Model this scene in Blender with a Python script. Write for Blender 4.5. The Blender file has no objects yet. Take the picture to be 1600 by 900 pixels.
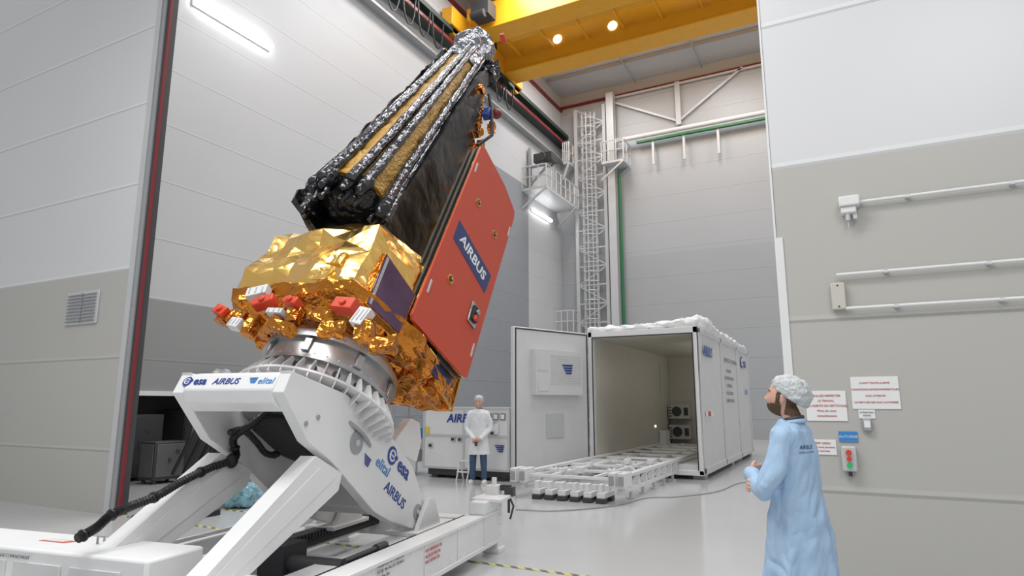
import bpy, bmesh, math, random
from math import sin, cos, pi, radians
from mathutils import Vector, Matrix, noise
from mathutils.bvhtree import BVHTree
random.seed(4)
sc = bpy.context.scene
COL = sc.collection
V = Vector
# ------------------------------------------------------------------ camera
PITCH = radians(10.2); YAW = radians(27.5); FPX = 1004.0
CAM = V((0, 0, 1.63))
F_ = V((-sin(YAW)*cos(PITCH), cos(YAW)*cos(PITCH), sin(PITCH)))
R_ = V((cos(YAW), sin(YAW), 0)); U_ = R_.cross(F_)
cd = bpy.data.cameras.new("camera"); cam = bpy.data.objects.new("camera", cd); COL.objects.link(cam)
cam.location = CAM; cam.rotation_euler = (pi/2+PITCH, 0, YAW); cd.lens = FPX/1600*36; cd.clip_end = 200
sc.camera = cam
sc.view_settings.view_transform = 'Standard'
def ray(u, v): return F_ + R_*((u-800)/FPX) + U_*((450-v)/FPX)
def hit(u, v, ax, val, M=None):
    o = CAM.copy(); d = ray(u, v)
    if M is not None:
        Mi = M.inverted(); o = Mi @ o; d = Mi.to_3x3() @ d
    return o + d*((val-o[ax])/d[ax])
# ------------------------------------------------------------------ materials
def nd(nt, t, **k):
    n = nt.nodes.new(t)
    for a, b in k.items(): setattr(n, a, b)
    return n
def mth(nt, op, a, b=0.0):
    n = nd(nt, 'ShaderNodeMath', operation=op)
    for i, x in enumerate((a, b)):
        if isinstance(x, (int, float)): n.inputs[i].default_value = x
        else: nt.links.new(x, n.inputs[i])
    return n.outputs[0]
def mixc(nt, f, a, b):
    n = nd(nt, 'ShaderNodeMix', data_type='RGBA')
    for i, x in ((0, f), (6, a), (7, b)):
        if isinstance(x, (int, float)): n.inputs[i].default_value = x
        elif isinstance(x, tuple): n.inputs[i].default_value = (x[0], x[1], x[2], 1)
        else: nt.links.new(x, n.inputs[i])
    return n.outputs[2]
def mat(name, col, rough=.5, metal=0.0, bump=0.0, bs=20.0, var=.06, emit=0.0, vs=3.0, crinkle=False, dist=.02, det=3, stretch=None):
    m = bpy.data.materials.new(name); m.use_nodes = True; nt = m.node_tree; b = nt.nodes["Principled BSDF"]
    tc = nd(nt, 'ShaderNodeTexCoord'); nz = nd(nt, 'ShaderNodeTexNoise'); nz.inputs['Scale'].default_value = vs
    nz.inputs['Detail'].default_value = 4
    vec = tc.outputs['Object']
    if stretch:
        mp = nd(nt, 'ShaderNodeMapping'); mp.inputs['Scale'].default_value = stretch; nt.links.new(vec, mp.inputs['Vector']); vec = mp.outputs[0]
    nt.links.new(vec, nz.inputs['Vector'])
    c = mixc(nt, nz.outputs[0], tuple(x*(1-var) for x in col), tuple(min(1, x*(1+var)) for x in col))
    nt.links.new(c, b.inputs['Base Color'])
    b.inputs['Roughness'].default_value = rough; b.inputs['Metallic'].default_value = metal
    if emit:
        b.inputs['Emission Color'].default_value = (col[0], col[1], col[2], 1); b.inputs['Emission Strength'].default_value = emit
    if bump:
        bp = nd(nt, 'ShaderNodeBump'); bp.inputs['Strength'].default_value = bump
        bp.inputs['Distance'].default_value = dist
        n2 = nd(nt, 'ShaderNodeTexNoise'); n2.inputs['Scale'].default_value = bs; n2.inputs['Detail'].default_value = det
        nt.links.new(vec, n2.inputs['Vector'])
        h = n2.outputs[0]
        if crinkle:
            # creased film: sharp ridged folds
            rdg = mth(nt, 'ABSOLUTE', mth(nt, 'SUBTRACT', n2.outputs[0], .5))
            n3 = nd(nt, 'ShaderNodeTexNoise'); n3.inputs['Scale'].default_value = bs*2.3; n3.inputs['Detail'].default_value = 1
            nt.links.new(vec, n3.inputs['Vector'])
            h = mth(nt, 'ADD', mth(nt, 'MULTIPLY', rdg, 3.0), mth(nt, 'MULTIPLY', mth(nt, 'ABSOLUTE', mth(nt, 'SUBTRACT', n3.outputs[0], .5)), 1.0))
        nt.links.new(h, bp.inputs['Height']); nt.links.new(bp.outputs[0], b.inputs['Normal'])
    return m
def wallmat(name, low, high, zs, sp, off, rough=.45, region=None):
    m = bpy.data.materials.new(name); m.use_nodes = True; nt = m.node_tree; b = nt.nodes["Principled BSDF"]
    g = nd(nt, 'ShaderNodeNewGeometry'); s = nd(nt, 'ShaderNodeSeparateXYZ'); nt.links.new(g.outputs['Position'], s.inputs[0])
    Z = s.outputs[2]; Y = s.outputs[1]; X = s.outputs[0]
    c = mixc(nt, mth(nt, 'GREATER_THAN', Z, zs), low, high)
    if region:
        y0, y1, z1, rc = region
        f = mth(nt, 'MULTIPLY', mth(nt, 'MULTIPLY', mth(nt, 'GREATER_THAN', Y, y0), mth(nt, 'LESS_THAN', Y, y1)), mth(nt, 'LESS_THAN', Z, z1))
        c = mixc(nt, f, c, rc)
    fr_ = mth(nt, 'FRACT', mth(nt, 'DIVIDE', mth(nt, 'SUBTRACT', Z, off-100*sp), sp))
    seam = mth(nt, 'LESS_THAN', fr_, .018)
    seam2 = mth(nt, 'MULTIPLY', mth(nt, 'GREATER_THAN', fr_, .018), mth(nt, 'LESS_THAN', fr_, .045))
    nz = nd(nt, 'ShaderNodeTexNoise'); nz.inputs['Scale'].default_value = .35; nt.links.new(g.outputs['Position'], nz.inputs['Vector'])
    hsv = nd(nt, 'ShaderNodeHueSaturation'); nt.links.new(c, hsv.inputs['Color'])
    nt.links.new(mth(nt, 'ADD', mth(nt, 'MULTIPLY', nz.outputs[0], .10), .95), hsv.inputs['Value'])
    dk = nd(nt, 'ShaderNodeHueSaturation'); dk.inputs['Value'].default_value = .74; nt.links.new(hsv.outputs[0], dk.inputs['Color'])
    lt = nd(nt, 'ShaderNodeHueSaturation'); lt.inputs['Value'].default_value = 1.10; nt.links.new(hsv.outputs[0], lt.inputs['Color'])
    nt.links.new(mixc(nt, seam2, mixc(nt, seam, hsv.outputs[0], dk.outputs[0]), lt.outputs[0]), b.inputs['Base Color'])
    bp = nd(nt, 'ShaderNodeBump'); bp.inputs['Strength'].default_value = .4; bp.inputs['Distance'].default_value = .02
    nt.links.new(mth(nt, 'SUBTRACT', 1.0, seam), bp.inputs['Height']); nt.links.new(bp.outputs[0], b.inputs['Normal'])
    b.inputs['Roughness'].default_value = rough
    return m
WHITE = mat("white_paint", (.80, .80, .80), .35)
WHITE2 = mat("white_panel", (.69, .69, .69), .45)
CREAM = mat("cream_panel", (.60, .575, .51), .4)
GREY = mat("grey_metal", (.38, .39, .40), .45, .3)
LGREY = mat("light_grey_metal", (.58, .59, .60), .4, .1)
DGREY = mat("dark_grey", (.05, .05, .055), .5)
BLACK = mat("black_rubber", (.012, .012, .014), .4, bump=.3, bs=40)
SILVER = mat("machined_aluminium", (.46, .46, .46), .3, .9, var=.15, vs=8)
SFOIL = mat("silver_foil", (.24, .25, .28), .24, 1, bump=.9, bs=5, crinkle=True, var=.6, vs=5, dist=.03)
GOLD = mat("gold_foil", (.95, .58, .17), .21, 1, bump=.5, bs=2.2, crinkle=True, var=.10, dist=.035, det=1)
GOLD2 = mat("amber_foil", (.62, .23, .035), .2, 1, bump=.6, bs=5, crinkle=True, var=.45, dist=.03, vs=5)
MESHG = mat("gold_mesh", (.36, .20, .03), .5, .45, bump=.8, bs=11, var=.45, vs=9, crinkle=True)
BFOIL = mat("black_foil", (.012, .012, .015), .2, 0, bump=.6, bs=4, crinkle=True, var=.3, dist=.03)
BFILM = mat("black_film", (.006, .006, .007), .36, 0, bump=.35, bs=2.2, crinkle=True, var=.3, dist=.04, det=1)
RODM = mat("rod_foil", (.09, .09, .10), .17, .85, bump=.6, bs=7, crinkle=True, var=.75, vs=7, stretch=(1, 1, .5))
RED = mat("red_panel", (.53, .062, .026), .45, var=.04)
REDC = mat("red_cover", (.66, .06, .02), .4)
DRED = mat("dark_red_paint", (.20, .015, .02), .4)
BLUE = mat("logo_blue", (.012, .05, .28), .4)
NAVY = mat("navy_band", (.02, .035, .14), .35)
LBLUE = mat("logo_light_blue", (.05, .25, .6), .4)
ORANGE = mat("crane_orange", (.86, .40, .015), .38, var=.08)
GREEN = mat("green_pipe", (.025, .17, .06), .4)
BUTG = mat("green_button", (.02, .5, .15), .4)
YEL = mat("yellow_paint", (.8, .6, .05), .5)
PAPER = mat("paper", (.84, .84, .83), .6, var=.02)
REDT = mat("red_ink", (.55, .10, .08), .6)
GREYT = mat("grey_ink", (.20, .20, .22), .6)
LAMP = mat("lamp_tube", (1, 1, 1), .5, emit=9)
GLINT = mat("bright_glint", (1, .97, .9), .5, emit=2.5)  # glowing colour for the painted reflection spots
OSR = mat("mirror_radiator", (.15, .085, .14), .10, .9, bump=.1, bs=6, var=.3, vs=5)
# ------------------------------------------------------------------ mesh builder
class MB:
    def __init__(s): s.v = []; s.f = []; s.m = []
    def add(s, vs, fs, mi=0, M=None):
        o = len(s.v)
        for p in vs: s.v.append((M @ V(p)) if M else V(p))
        for f in fs: s.f.append([i+o for i in f]); s.m.append(mi)
    def box(s, c, d, mi=0, rot=None):
        c = V(c); h = [x/2 for x in d]; vs = []
        for x in (-1, 1):
            for y in (-1, 1):
                for z in (-1, 1):
                    p = V((x*h[0], y*h[1], z*h[2])); vs.append(c+((rot @ p) if rot else p))
        s.add(vs, [(0, 1, 3, 2), (4, 6, 7, 5), (0, 4, 5, 1), (2, 3, 7, 6), (0, 2, 6, 4), (1, 5, 7, 3)], mi)
    def bx(s, x0, x1, y0, y1, z0, z1, mi=0): s.box(((x0+x1)/2, (y0+y1)/2, (z0+z1)/2), (abs(x1-x0), abs(y1-y0), abs(z1-z0)), mi)
    def prism(s, poly, lo, hi, ax=0, mi=0):
        n = len(poly); vs = []
        for a in (lo, hi):
            for p in poly:
                vs.append((a, p[0], p[1]) if ax == 0 else ((p[0], a, p[1]) if ax == 1 else (p[0], p[1], a)))
        fs = [tuple(range(n)), tuple(range(2*n-1, n-1, -1))]+[(i, (i+1) % n, n+(i+1) % n, n+i) for i in range(n)]
        s.add(vs, fs, mi)
    def tube(s, path, r, seg=10, mi=0, cap=True):
        P = [V(p) for p in path]; n = len(P)
        if not isinstance(r, (list, tuple)): r = [r]*n
        T_ = []
        for i in range(n):
            d = P[min(i+1, n-1)]-P[max(i-1, 0)]
            T_.append(d.normalized() if d.length > 1e-9 else T_[-1])
        a = V((0, 0, 1)) if abs(T_[0].z) < .9 else V((1, 0, 0))
        X = T_[0].cross(a).normalized(); vs = []
        for i in range(n):
            X = (X-T_[i]*X.dot(T_[i])).normalized(); Yv = T_[i].cross(X)
            for k in range(seg):
                t = 2*pi*k/seg; vs.append(P[i]+X*(cos(t)*r[i])+Yv*(sin(t)*r[i]))
        fs = [(i*seg+k, i*seg+(k+1) % seg, (i+1)*seg+(k+1) % seg, (i+1)*seg+k) for i in range(n-1) for k in range(seg)]
        if cap: fs += [tuple(range(seg)), tuple(range((n-1)*seg, n*seg))]
        s.add(vs, fs, mi)
    def cyl(s, a, b, r, r2=None, seg=24, mi=0): s.tube([a, b], [r, r if r2 is None else r2], seg, mi)
    def beam(s, a, b, w, h=None, mi=0):
        a = V(a); b = V(b); h = h or w; d = b-a; z = d.normalized()
        x = z.cross(V((0, 0, 1)))
        if x.length < 1e-3: x = V((1, 0, 0))
        x.normalize(); y = z.cross(x)
        rot = Matrix((x, y, z)).transposed(); s.box((a+b)/2, (w, h, d.length), mi, rot)
    def ell(s, c, r, mi=0, n=16, M=None):
        vs = []; fs = []; c = V(c)
        for i in range(n+1):
            for k in range(2*n):
                a = pi*i/n; t = 2*pi*k/(2*n); p = V((sin(a)*cos(t)*r[0], sin(a)*sin(t)*r[1], cos(a)*r[2]))
                vs.append(c+((M @ p) if M else p))
        m = 2*n
        for i in range(n):
            for k in range(m): fs.append((i*m+k, i*m+(k+1) % m, (i+1)*m+(k+1) % m, (i+1)*m+k))
        s.add(vs, fs, mi)
    def rings(s, R, seg=32, mi=0, fn=None):
        vs = []
        for (c, rx, ry) in R:
            for k in range(seg):
                t = 2*pi*k/seg; q = fn(t, c[2]) if fn else 1
                vs.append((c[0]+cos(t)*rx*q, c[1]+sin(t)*ry*q, c[2]))
        n = len(R)
        fs = [(i*seg+k, i*seg+(k+1) % seg, (i+1)*seg+(k+1) % seg, (i+1)*seg+k) for i in range(n-1) for k in range(seg)]
        fs += [tuple(range(seg)), tuple(range((n-1)*seg, n*seg))]
        s.add(vs, fs, mi)
    def bm(s):
        b = bmesh.new(); vs = [b.verts.new(p) for p in s.v]
        for f, mi in zip(s.f, s.m):
            try:
                q = b.faces.new([vs[i] for i in f]); q.material_index = mi
            except ValueError: pass
        bmesh.ops.remove_doubles(b, verts=b.verts, dist=1e-5)
        bmesh.ops.recalc_face_normals(b, faces=b.faces)
        return b
    def obj(s, name, parent=None, mats=(WHITE,), bevel=0, M=None, smooth=True, **k):
        b = s.bm(); return fin(b, name, parent, mats, bevel, M, smooth, **k)
    def each(s, name, parent=None, mats=(WHITE,), bevel=0, M=None, smooth=True, **k):
        par = list(range(len(s.v)))
        def fd(i):
            while par[i] != i: par[i] = par[par[i]]; i = par[i]
            return i
        for f in s.f:
            for q in f[1:]: par[fd(f[0])] = fd(q)
        g = {}
        for f, mi in zip(s.f, s.m): g.setdefault(fd(f[0]), []).append((f, mi))
        for fs in g.values():
            m = MB(); idx = {}
            for f, mi in fs:
                for q in f:
                    if q not in idx: idx[q] = len(m.v); m.v.append(s.v[q])
                m.f.append([idx[q] for q in f]); m.m.append(mi)
            m.obj(name, parent, mats, bevel, M, smooth, **k)
def fin(b, name, parent, mats, bevel=0, M=None, smooth=True, **k):
    me = bpy.data.meshes.new(name); b.to_mesh(me); b.free()
    if smooth:
        me.shade_smooth(); me.set_sharp_from_angle(angle=radians(38))
    for m in mats: me.materials.append(m)
    o = bpy.data.objects.new(name, me); COL.objects.link(o)
    if parent: o.parent = parent
    if M is not None: o.matrix_local = M
    if bevel:
        bv = o.modifiers.new("bevel", 'BEVEL'); bv.width = bevel; bv.segments = 2; bv.limit_method = 'ANGLE'
    for a, c in k.items(): o[a] = c
    return o
def top(name, label, cat, M=None, **k):
    o = bpy.data.objects.new(name, None); COL.objects.link(o); o.empty_display_size = .2
    if M is not None: o.matrix_world = M
    o["label"] = label; o["category"] = cat
    for a, c in k.items(): o[a] = c
    return o
def T(x, y, z): return Matrix.Translation((x, y, z))
def RZ(a): return Matrix.Rotation(a, 4, 'Z')
def RX(a): return Matrix.Rotation(a, 4, 'X')
def fr(o, x, y):
    x = V(x).normalized(); y = V(y); y = (y-x*y.dot(x)).normalized(); z = x.cross(y); o = V(o)
    return Matrix(((x.x, y.x, z.x, o.x), (x.y, y.y, z.y, o.y), (x.z, y.z, z.z, o.z), (0, 0, 0, 1)))
def foil(b, L, amp, scale=3.0, it=6, jit=.5):
    bmesh.ops.triangulate(b, faces=b.faces)
    for _ in range(it):
        es = [e for e in b.edges if e.calc_length() > L]
        if not es: break
        bmesh.ops.subdivide_edges(b, edges=es, cuts=1); bmesh.ops.triangulate(b, faces=[f for f in b.faces if len(f.verts) > 3])
    b.normal_update()
    for v in b.verts:
        p = v.co*scale; n1 = abs(noise.noise(p))*2-.5; n2 = noise.noise(p*2.7+V((5, 2, 1)))
        v.co += v.normal*amp*(n1*1.3+n2*.8)+noise.noise_vector(p*1.7)*amp*jit
    return b
def text(parent, s, size, M, m=BLUE, shear=0.0, bold=0.0, align='CENTER', name="lettering"):
    c = bpy.data.curves.new("t", 'FONT'); c.body = s; c.size = size; c.align_x = align; c.align_y = 'CENTER'
    c.shear = shear; c.offset = bold*size; c.extrude = .0012; c.resolution_u = 3
    t = bpy.data.objects.new("t", c); COL.objects.link(t)
    dg = bpy.context.evaluated_depsgraph_get(); me = bpy.data.meshes.new_from_object(t.evaluated_get(dg))
    bpy.data.objects.remove(t); me.name = name; me.materials.clear(); me.materials.append(m)
    o = bpy.data.objects.new(name, me); COL.objects.link(o); o.parent = parent; o.matrix_local = M
    return o
def esa(parent, M, h, m=BLUE):
    mb = MB(); mb.cyl((0, 0, -.001), (0, 0, .002), h*.5, seg=32)
    mb.tube([(h*.28*cos(a), h*.28*sin(a), .003) for a in [radians(x) for x in range(20, 341, 20)]], h*.055, 6, 1)
    mb.box((0, 0, .003), (h*.5, h*.08, .003), 1); mb.cyl((h*.5, h*.1, 0), (h*.5, h*.1, .003), h*.13, seg=16)
    mb.obj("logo_emblem", parent, (m, WHITE), M=M)
    text(parent, "esa", h*1.15, M @ T(h*1.55, 0, .002), m, bold=.02)
def swoosh(parent, M, w, m=LBLUE):
    mb = MB()
    for i in range(4):
        y = -i*w*.16; x = i*w*.10
        mb.prism([(x, y), (w-x*.3, y+w*.02), (w-x*.3-.06*w, y-w*.09), (x+w*.12, y-w*.09)], 0, .003, 2)
    return mb.obj("logo_emblem", parent, (m,), M=M)
def disc(mb, c, n, r, t=.01, mi=0, seg=20):
    c = V(c); n = V(n).normalized(); mb.cyl(c-n*.002, c+n*t, r, seg=seg, mi=mi)
def smoothpath(pts, n=8):
    P = [V(p) for p in pts]; P = [2*P[0]-P[1]]+P+[2*P[-1]-P[-2]]; out = []
    for i in range(1, len(P)-2):
        for k in range(n):
            t = k/n; a, b, c, d = P[i-1:i+3]
            out.append(.5*((2*b)+(c-a)*t+(2*a-5*b+4*c-d)*t*t+(3*b-a-3*c+d)*t**3))
    out.append(P[-2]); return out
def corr(path, r, amp=.12):
    return [r*(1+amp*(1 if i % 2 else -1)) for i in range(len(path))]
# ------------------------------------------------------------------ room
XL = -13.5; YB = 32.0; YF = 6.1; ZC = 19.0
def struct(mb, name, m, **k): return mb.obj(name, None, m, kind="structure", smooth=False, **k)
FL = mat("floor_resin", (.53, .535, .54), .14, bump=.02, bs=3, var=.04, vs=.5)
mb = MB(); mb.bx(-26, 7, -4, YB+.3, -.2, 0); struct(mb, "floor", (FL,))
WM = wallmat("hall_wall", (.30, .305, .305), (.54, .545, .56), 3.9, 1.35, 3.9, region=(17.2, 27.7, 12.3, (.27, .285, .305)))
mb = MB(); mb.bx(XL-1.6, XL, YF+.25, YB, 1.85, ZC); mb.bx(XL-1.6, XL, 17, YB, 0, 1.85)
struct(mb, "wall_left", (WM,))
mb = MB(); mb.bx(XL-1.6, XL-1.3, YF+.25, 17, 0, 1.85); struct(mb, "wall_left_recess", (mat("recess_shade", (.05, .05, .055), .6, var=.3),))  # shadow of the recess is put into this dark panel colour
WB = wallmat("back_wall", (.40, .415, .43), (.43, .445, .465), 9.2, 1.42, .9)
mb = MB(); mb.bx(XL-1.4, 7, YB, YB+.3, 0, ZC); struct(mb, "wall_back", (WB,))
WF = wallmat("front_wall", (.50, .49, .455), (.72, .72, .725), 3.74, 1.42, 3.74, rough=.35)
mb = MB(); mb.bx(-.48, 7, YF, YF+.35, 0, 12); struct(mb, "wall_front_right", (WF,))
mb = MB(); mb.bx(-26, -10.05, YF, YF+.2, 0, 14); struct(mb, "wall_front_left", (WF,))
mb = MB(); mb.bx(-.50, -.482, YF-.01, YF+.36, 0, 12); mb.bx(-.50, -.43, YF-.012, YF-.001, 0, 3.1); struct(mb, "trim_1", (WHITE,))
mb = MB()
for i, (a, w, mi) in enumerate([(-10.05, .13, 3), (-9.92, .035, 1), (-9.885, .09, 0), (-9.795, .05, 1), (-9.745, .045, 2)]):
    mb.bx(a, a+w-.003, YF-(.02 if mi in (0, 3) else 0), YF+(.16 if i < 4 else .04), 0, 14, mi)
struct(mb, "trim_2", (GREY, DGREY, DRED, LGREY))
CEI = mat("ceiling_grey", (.50, .51, .52), .6)
mb = MB(); mb.bx(XL-1.4, 7, YF+.35, YB+.3, ZC, ZC+.3)
struct(mb, "ceiling", (CEI,))
mb = MB(); mb.bx(XL, 7, YB-.12, YB, ZC-.75, ZC-.62); mb.bx(XL, XL+.12, YF+.4, YB, ZC-.9, ZC-.75); struct(mb, "trim_3", (DRED,))
mb = MB(); mb.bx(XL, XL+.06, YF+.4, 17, 1.80, 1.9); struct(mb, "trim_4", (WHITE,))
mb = MB()
for y in (14, 20.5, 26.5, 29.6): mb.bx(XL+.2, 7, y, y+.06, ZC-.2, ZC-.02)
for x in (-9, -5.5, -1.5): mb.bx(x, x+.06, 9, YB-.2, ZC-.24, ZC-.2)
struct(mb, "trim_5", (GREY,))
HZ = bpy.data.materials.new("hazard_tape"); HZ.use_nodes = True; nt = HZ.node_tree
g = nd(nt, 'ShaderNodeNewGeometry'); s_ = nd(nt, 'ShaderNodeSeparateXYZ'); nt.links.new(g.outputs['Position'], s_.inputs[0])
fx = mth(nt, 'FRACT', mth(nt, 'MULTIPLY', mth(nt, 'ADD', mth(nt, 'ADD', s_.outputs[0], s_.outputs[1]), 100), 6.0))
nt.links.new(mixc(nt, mth(nt, 'GREATER_THAN', fx, .5), (.60, .56, .16), (.14, .14, .14)), nt.nodes["Principled BSDF"].inputs['Base Color'])
for (x0, x1, y) in ((-9.6, -2.3, YF), (-9.0, -5.2, YF+1.1)):
    mb = MB(); mb.bx(x0, x1, y, y+.06, 0, .004); mb.obj("floor_tape", None, (HZ,), kind="structure")
# ------------------------------------------------------------------ lamps on walls
def wall_lamp(u0, v0, u1, v1, X, r):
    a = hit(u0, v0, 0, X+.1); b = hit(u1, v1, 0, X+.1); L = abs(b.y-a.y); zc = (a.z+b.z)/2; yc = (a.y+b.y)/2
    o = top("fluorescent_lamp", "long white glowing fluorescent tube lamp mounted on panelled hall wall", "lamp", T(X, yc, zc), group="wall lamps")
    m = MB(); m.bx(.002, .06, -L/2, L/2, -r, r); m.obj("lamp_housing", o, (WHITE,), bevel=.01)
    m = MB(); m.tube([(.05+r, -L/2+.03, 0), (.05+r, L/2-.03, 0)], r, 12); m.obj("lamp_tube", o, (LAMP,))
wall_lamp(303, 0, 424, 76, XL, .09); wall_lamp(832, 327, 861, 346, XL, .08)
# ------------------------------------------------------------------ crane
cr = top("overhead_crane", "yellow-orange overhead travelling crane with two girders below the ceiling", "crane", T(-3.2, 23.0, 16.45))
mb = MB()
mb.bx(-9.6, 10, 1.0, 1.9, .1, 1.75); mb.bx(-9.6, 10, .9, 2.0, 0, .1); mb.bx(-9.6, 10, .9, 2.0, 1.75, 1.85)
mb.prism([(-10.1, .9), (-9.6, 0), (-9.6, 1.85), (-10.1, 1.85)], 1.0, 1.9, 1)
mb.obj("girder", cr, (ORANGE,), bevel=.02)
mb = MB(); mb.bx(-9.9, 10, -2.0, -1.1, .45, 1.6); mb.bx(-9.9, 10, -2.1, -1.0, .35, .45)
for i in range(14): mb.bx(-9.4+i*1.4, -9.33+i*1.4, -1.1, -1.02, .45, 1.6)
mb.obj("girder", cr, (ORANGE,), bevel=.02)
mb = MB(); mb.bx(-10.2, -9.7, -3.4, 2.9, .1, .9); mb.cyl((-10.2, -2.9, .1), (-9.8, -2.9, .1), .3); mb.cyl((-10.2, 2.5, .1), (-9.8, 2.5, .1), .3)
mb.obj("end_carriage", cr, (ORANGE,), bevel=.03)
mb = MB(); mb.bx(-9.0, 4, -.95, -.2, .7, .78); mb.bx(-9, 4, -.25, -.2, .78, .95)
for i in range(7): mb.bx(-8.8+i*1.6, -8.72+i*1.6, -1.0, 1.0, .6, .7)
mb.obj("walkway", cr, (ORANGE,))
mb = MB()
for x in range(11): mb.cyl((-9+x*.7, -2.15, 1.6), (-9+x*.7, -2.15, 2.5), .022, seg=6)
for z in (2.05, 2.5): mb.cyl((-9, -2.15, z), (-1.65, -2.15, z), .03, seg=6)
mb.obj("railing", cr, (DGREY,))
mb = MB(); mb.bx(-9.2, -8.4, -2.8, -2.15, .55, 1.2); mb.cyl((-9.1, -2.9, .5), (-8.5, -2.9, .5), .16, seg=16)
mb.obj("hoist_unit", cr, (DGREY,))
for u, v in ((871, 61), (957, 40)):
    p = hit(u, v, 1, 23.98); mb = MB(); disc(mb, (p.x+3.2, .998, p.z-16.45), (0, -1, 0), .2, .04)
    mb.obj("girder_glint", cr, (GLINT,))  # glowing discs imitate bright reflections on the girder face
rl = top("crane_rail", "dark steel crane runway rail along the upper hall wall", "rail", T(XL, 19, 16.5))
mb = MB(); mb.bx(0, .5, -12, 12.9, -.15, .05); mb.bx(.15, .25, -12, 12.9, -.55, -.15); mb.bx(0, .5, -12, 12.9, -.65, -.55)
mb.obj("rail_beam", rl, (mat("dark_steel", (.05, .07, .06), .5, .4),))
mb = MB(); mb.bx(.5, .58, -12, 12.9, -.75, -.62); mb.obj("red_conductor", rl, (DRED,))
mb = MB(); mb.bx(0, .35, -12, 12.9, -1.6, -1.5); mb.obj("conduit", rl, (GREY,))
for i in range(7):
    fe = top("festoon_cable", "black drooping crane supply cable hanging below the rail", "cable", T(XL+.75, 14.8+i*.9+(4 if i > 4 else 0), 16.0), group="crane festoon cables")
    mb = MB(); mb.tube([(0, .75*t/10-.37, -1.2*(1-((t-5)/5)**2)**.5) for t in range(11)], .03, 6); mb.obj("cable_loop", fe, (BLACK,))
# ------------------------------------------------------------------ steelwork at back
cl = top("steel_column", "pale steel column standing against the back wall", "column", T(-10.35, YB-.5, 0))
mb = MB(); mb.bx(-.2, .2, -.2, -.15, 0, 18.3); mb.bx(-.2, .2, .15, .2, 0, 18.3); mb.bx(-.03, .03, -.15, .15, 0, 18.3); mb.obj("column_shaft", cl, (LGREY,))
gp = top("green_pipe", "green vertical pipe running up the back wall", "pipe", T(-10.0, YB-.4, 0))
mb = MB(); mb.cyl((0, 0, 0), (0, 0, 13.6), .08, seg=10); mb.obj("pipe_run", gp, (GREEN,))
bm_ = top("runway_beam", "pale horizontal runway beam with a green stripe on the back wall", "beam", T(-2, YB-.3, 15.5))
mb = MB(); mb.cyl((-8.6, -.25, 0), (9, -.25, 0), .12, seg=12); mb.obj("beam_top", bm_, (WHITE2,))
mb = MB(); mb.bx(-7.0, 9, -.2, 0, -.30, -.19); mb.obj("green_stripe", bm_, (GREEN,))
mb = MB()
for x in (-6.2, -4.6, -2.9): mb.bx(x, x+.12, -.1, 0, -1.6, -.30)
mb.each("bracket", bm_, (LGREY,))
br = top("wall_bracing", "pale diagonal steel bracing under the roof on the back wall", "bracing", T(-2, YB-.1, 15.9))
mb = MB()
for a, b in (((-8.2, 2.0), (-4.8, .2)), ((-4.8, .2), (-1.5, 2.4)), ((-8.5, 2.3), (3, 2.3))):
    mb.beam((a[0], -.05, a[1]), (b[0], -.05, b[1]), .10)
mb.bx(-4.92, -4.66, -.12, 0, 0, 2.4); mb.obj("brace", br, (LGREY,))
la = top("caged_ladder", "tall lattice steel ladder tower with round safety cage at back wall", "ladder", T(-11.55, YB-1.0, 0))
mb = MB()
for x in (-.25, .25): mb.bx(x-.03, x+.03, .55, .6, 0, 17.5)
for x in (-.85, .8): mb.bx(x-.09, x+.09, .45, .62, 0, 17.8)
mb.each("ladder_stile", la, (LGREY,))
mb = MB()
for i in range(58): mb.cyl((-.25, .57, .3*i+.2), (.25, .57, .3*i+.2), .022, seg=5)
mb.obj("rungs", la, (LGREY,), kind="stuff")
mb = MB()
for i in range(30):
    z = 2.4+i*.5; pts = [(cos(t)*.38, .2+sin(t)*.4, z) for t in [radians(a) for a in range(160, 381, 20)]]
    mb.tube(pts, .028, 5)
for a in (160, 195, 230, 270, 310, 345, 380):
    t = radians(a); mb.cyl((cos(t)*.38, .2+sin(t)*.4, 2.4), (cos(t)*.38, .2+sin(t)*.4, 17.2), .024, seg=5)
mb.obj("safety_cage", la, (LGREY,))
mb = MB()
for i in range(17):
    mb.beam((-.85, .55, .8+i), (.8, .55, .8+i), .08)
    mb.beam((-.85, .57, .8+i) if i % 2 else (.8, .57, .8+i), (.8, .57, 1.8+i) if i % 2 else (-.85, .57, 1.8+i), .07)
mb.obj("lattice_bracing", la, (LGREY,))
def platform(x, y, z, w, d, lab):
    o = top("access_platform", lab, "platform", T(x, y, z), group="steel access platforms")
    m = MB(); m.bx(0, w, -d, 0, -.12, 0); m.beam((0, 0, -1.0), (w, -d*.1, -.1), .08); m.beam((0, -d, -1.0), (w, -d, -.1), .08); m.obj("deck", o, (LGREY,))
    m = MB()
    for zz in (.55, 1.1):
        m.cyl((w, 0, zz), (w, -d, zz), .035, seg=6); m.cyl((0, -d, zz), (w, -d, zz), .035, seg=6)
    n = int(d/.7)+1
    for i in range(n+1): m.cyl((w, -d*i/n, 0), (w, -d*i/n, 1.1), .035, seg=6)
    for i in range(4): m.cyl((w*i/3, -d, 0), (w*i/3, -d, 1.1), .03, seg=6)
    m.obj("railing", o, (LGREY,))
platform(XL, 31.2, 12.0, 1.3, 4.2, "pale steel access platform with railing on the hall wall")
platform(XL+.6, YB, 14.6, .35, 1.2, "small pale steel landing beside the caged ladder")
platform(-10.7, YB, 14.2, 1.2, 1.2, "small pale steel landing beside the caged ladder")
platform(XL+.05, YB, 5.3, 1.0, 1.2, "small pale steel landing beside the caged ladder")
pw = top("wall_winch", "dark motor unit on a bracket on the hall wall", "machine", T(XL, 27.6, 13.3))
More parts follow.
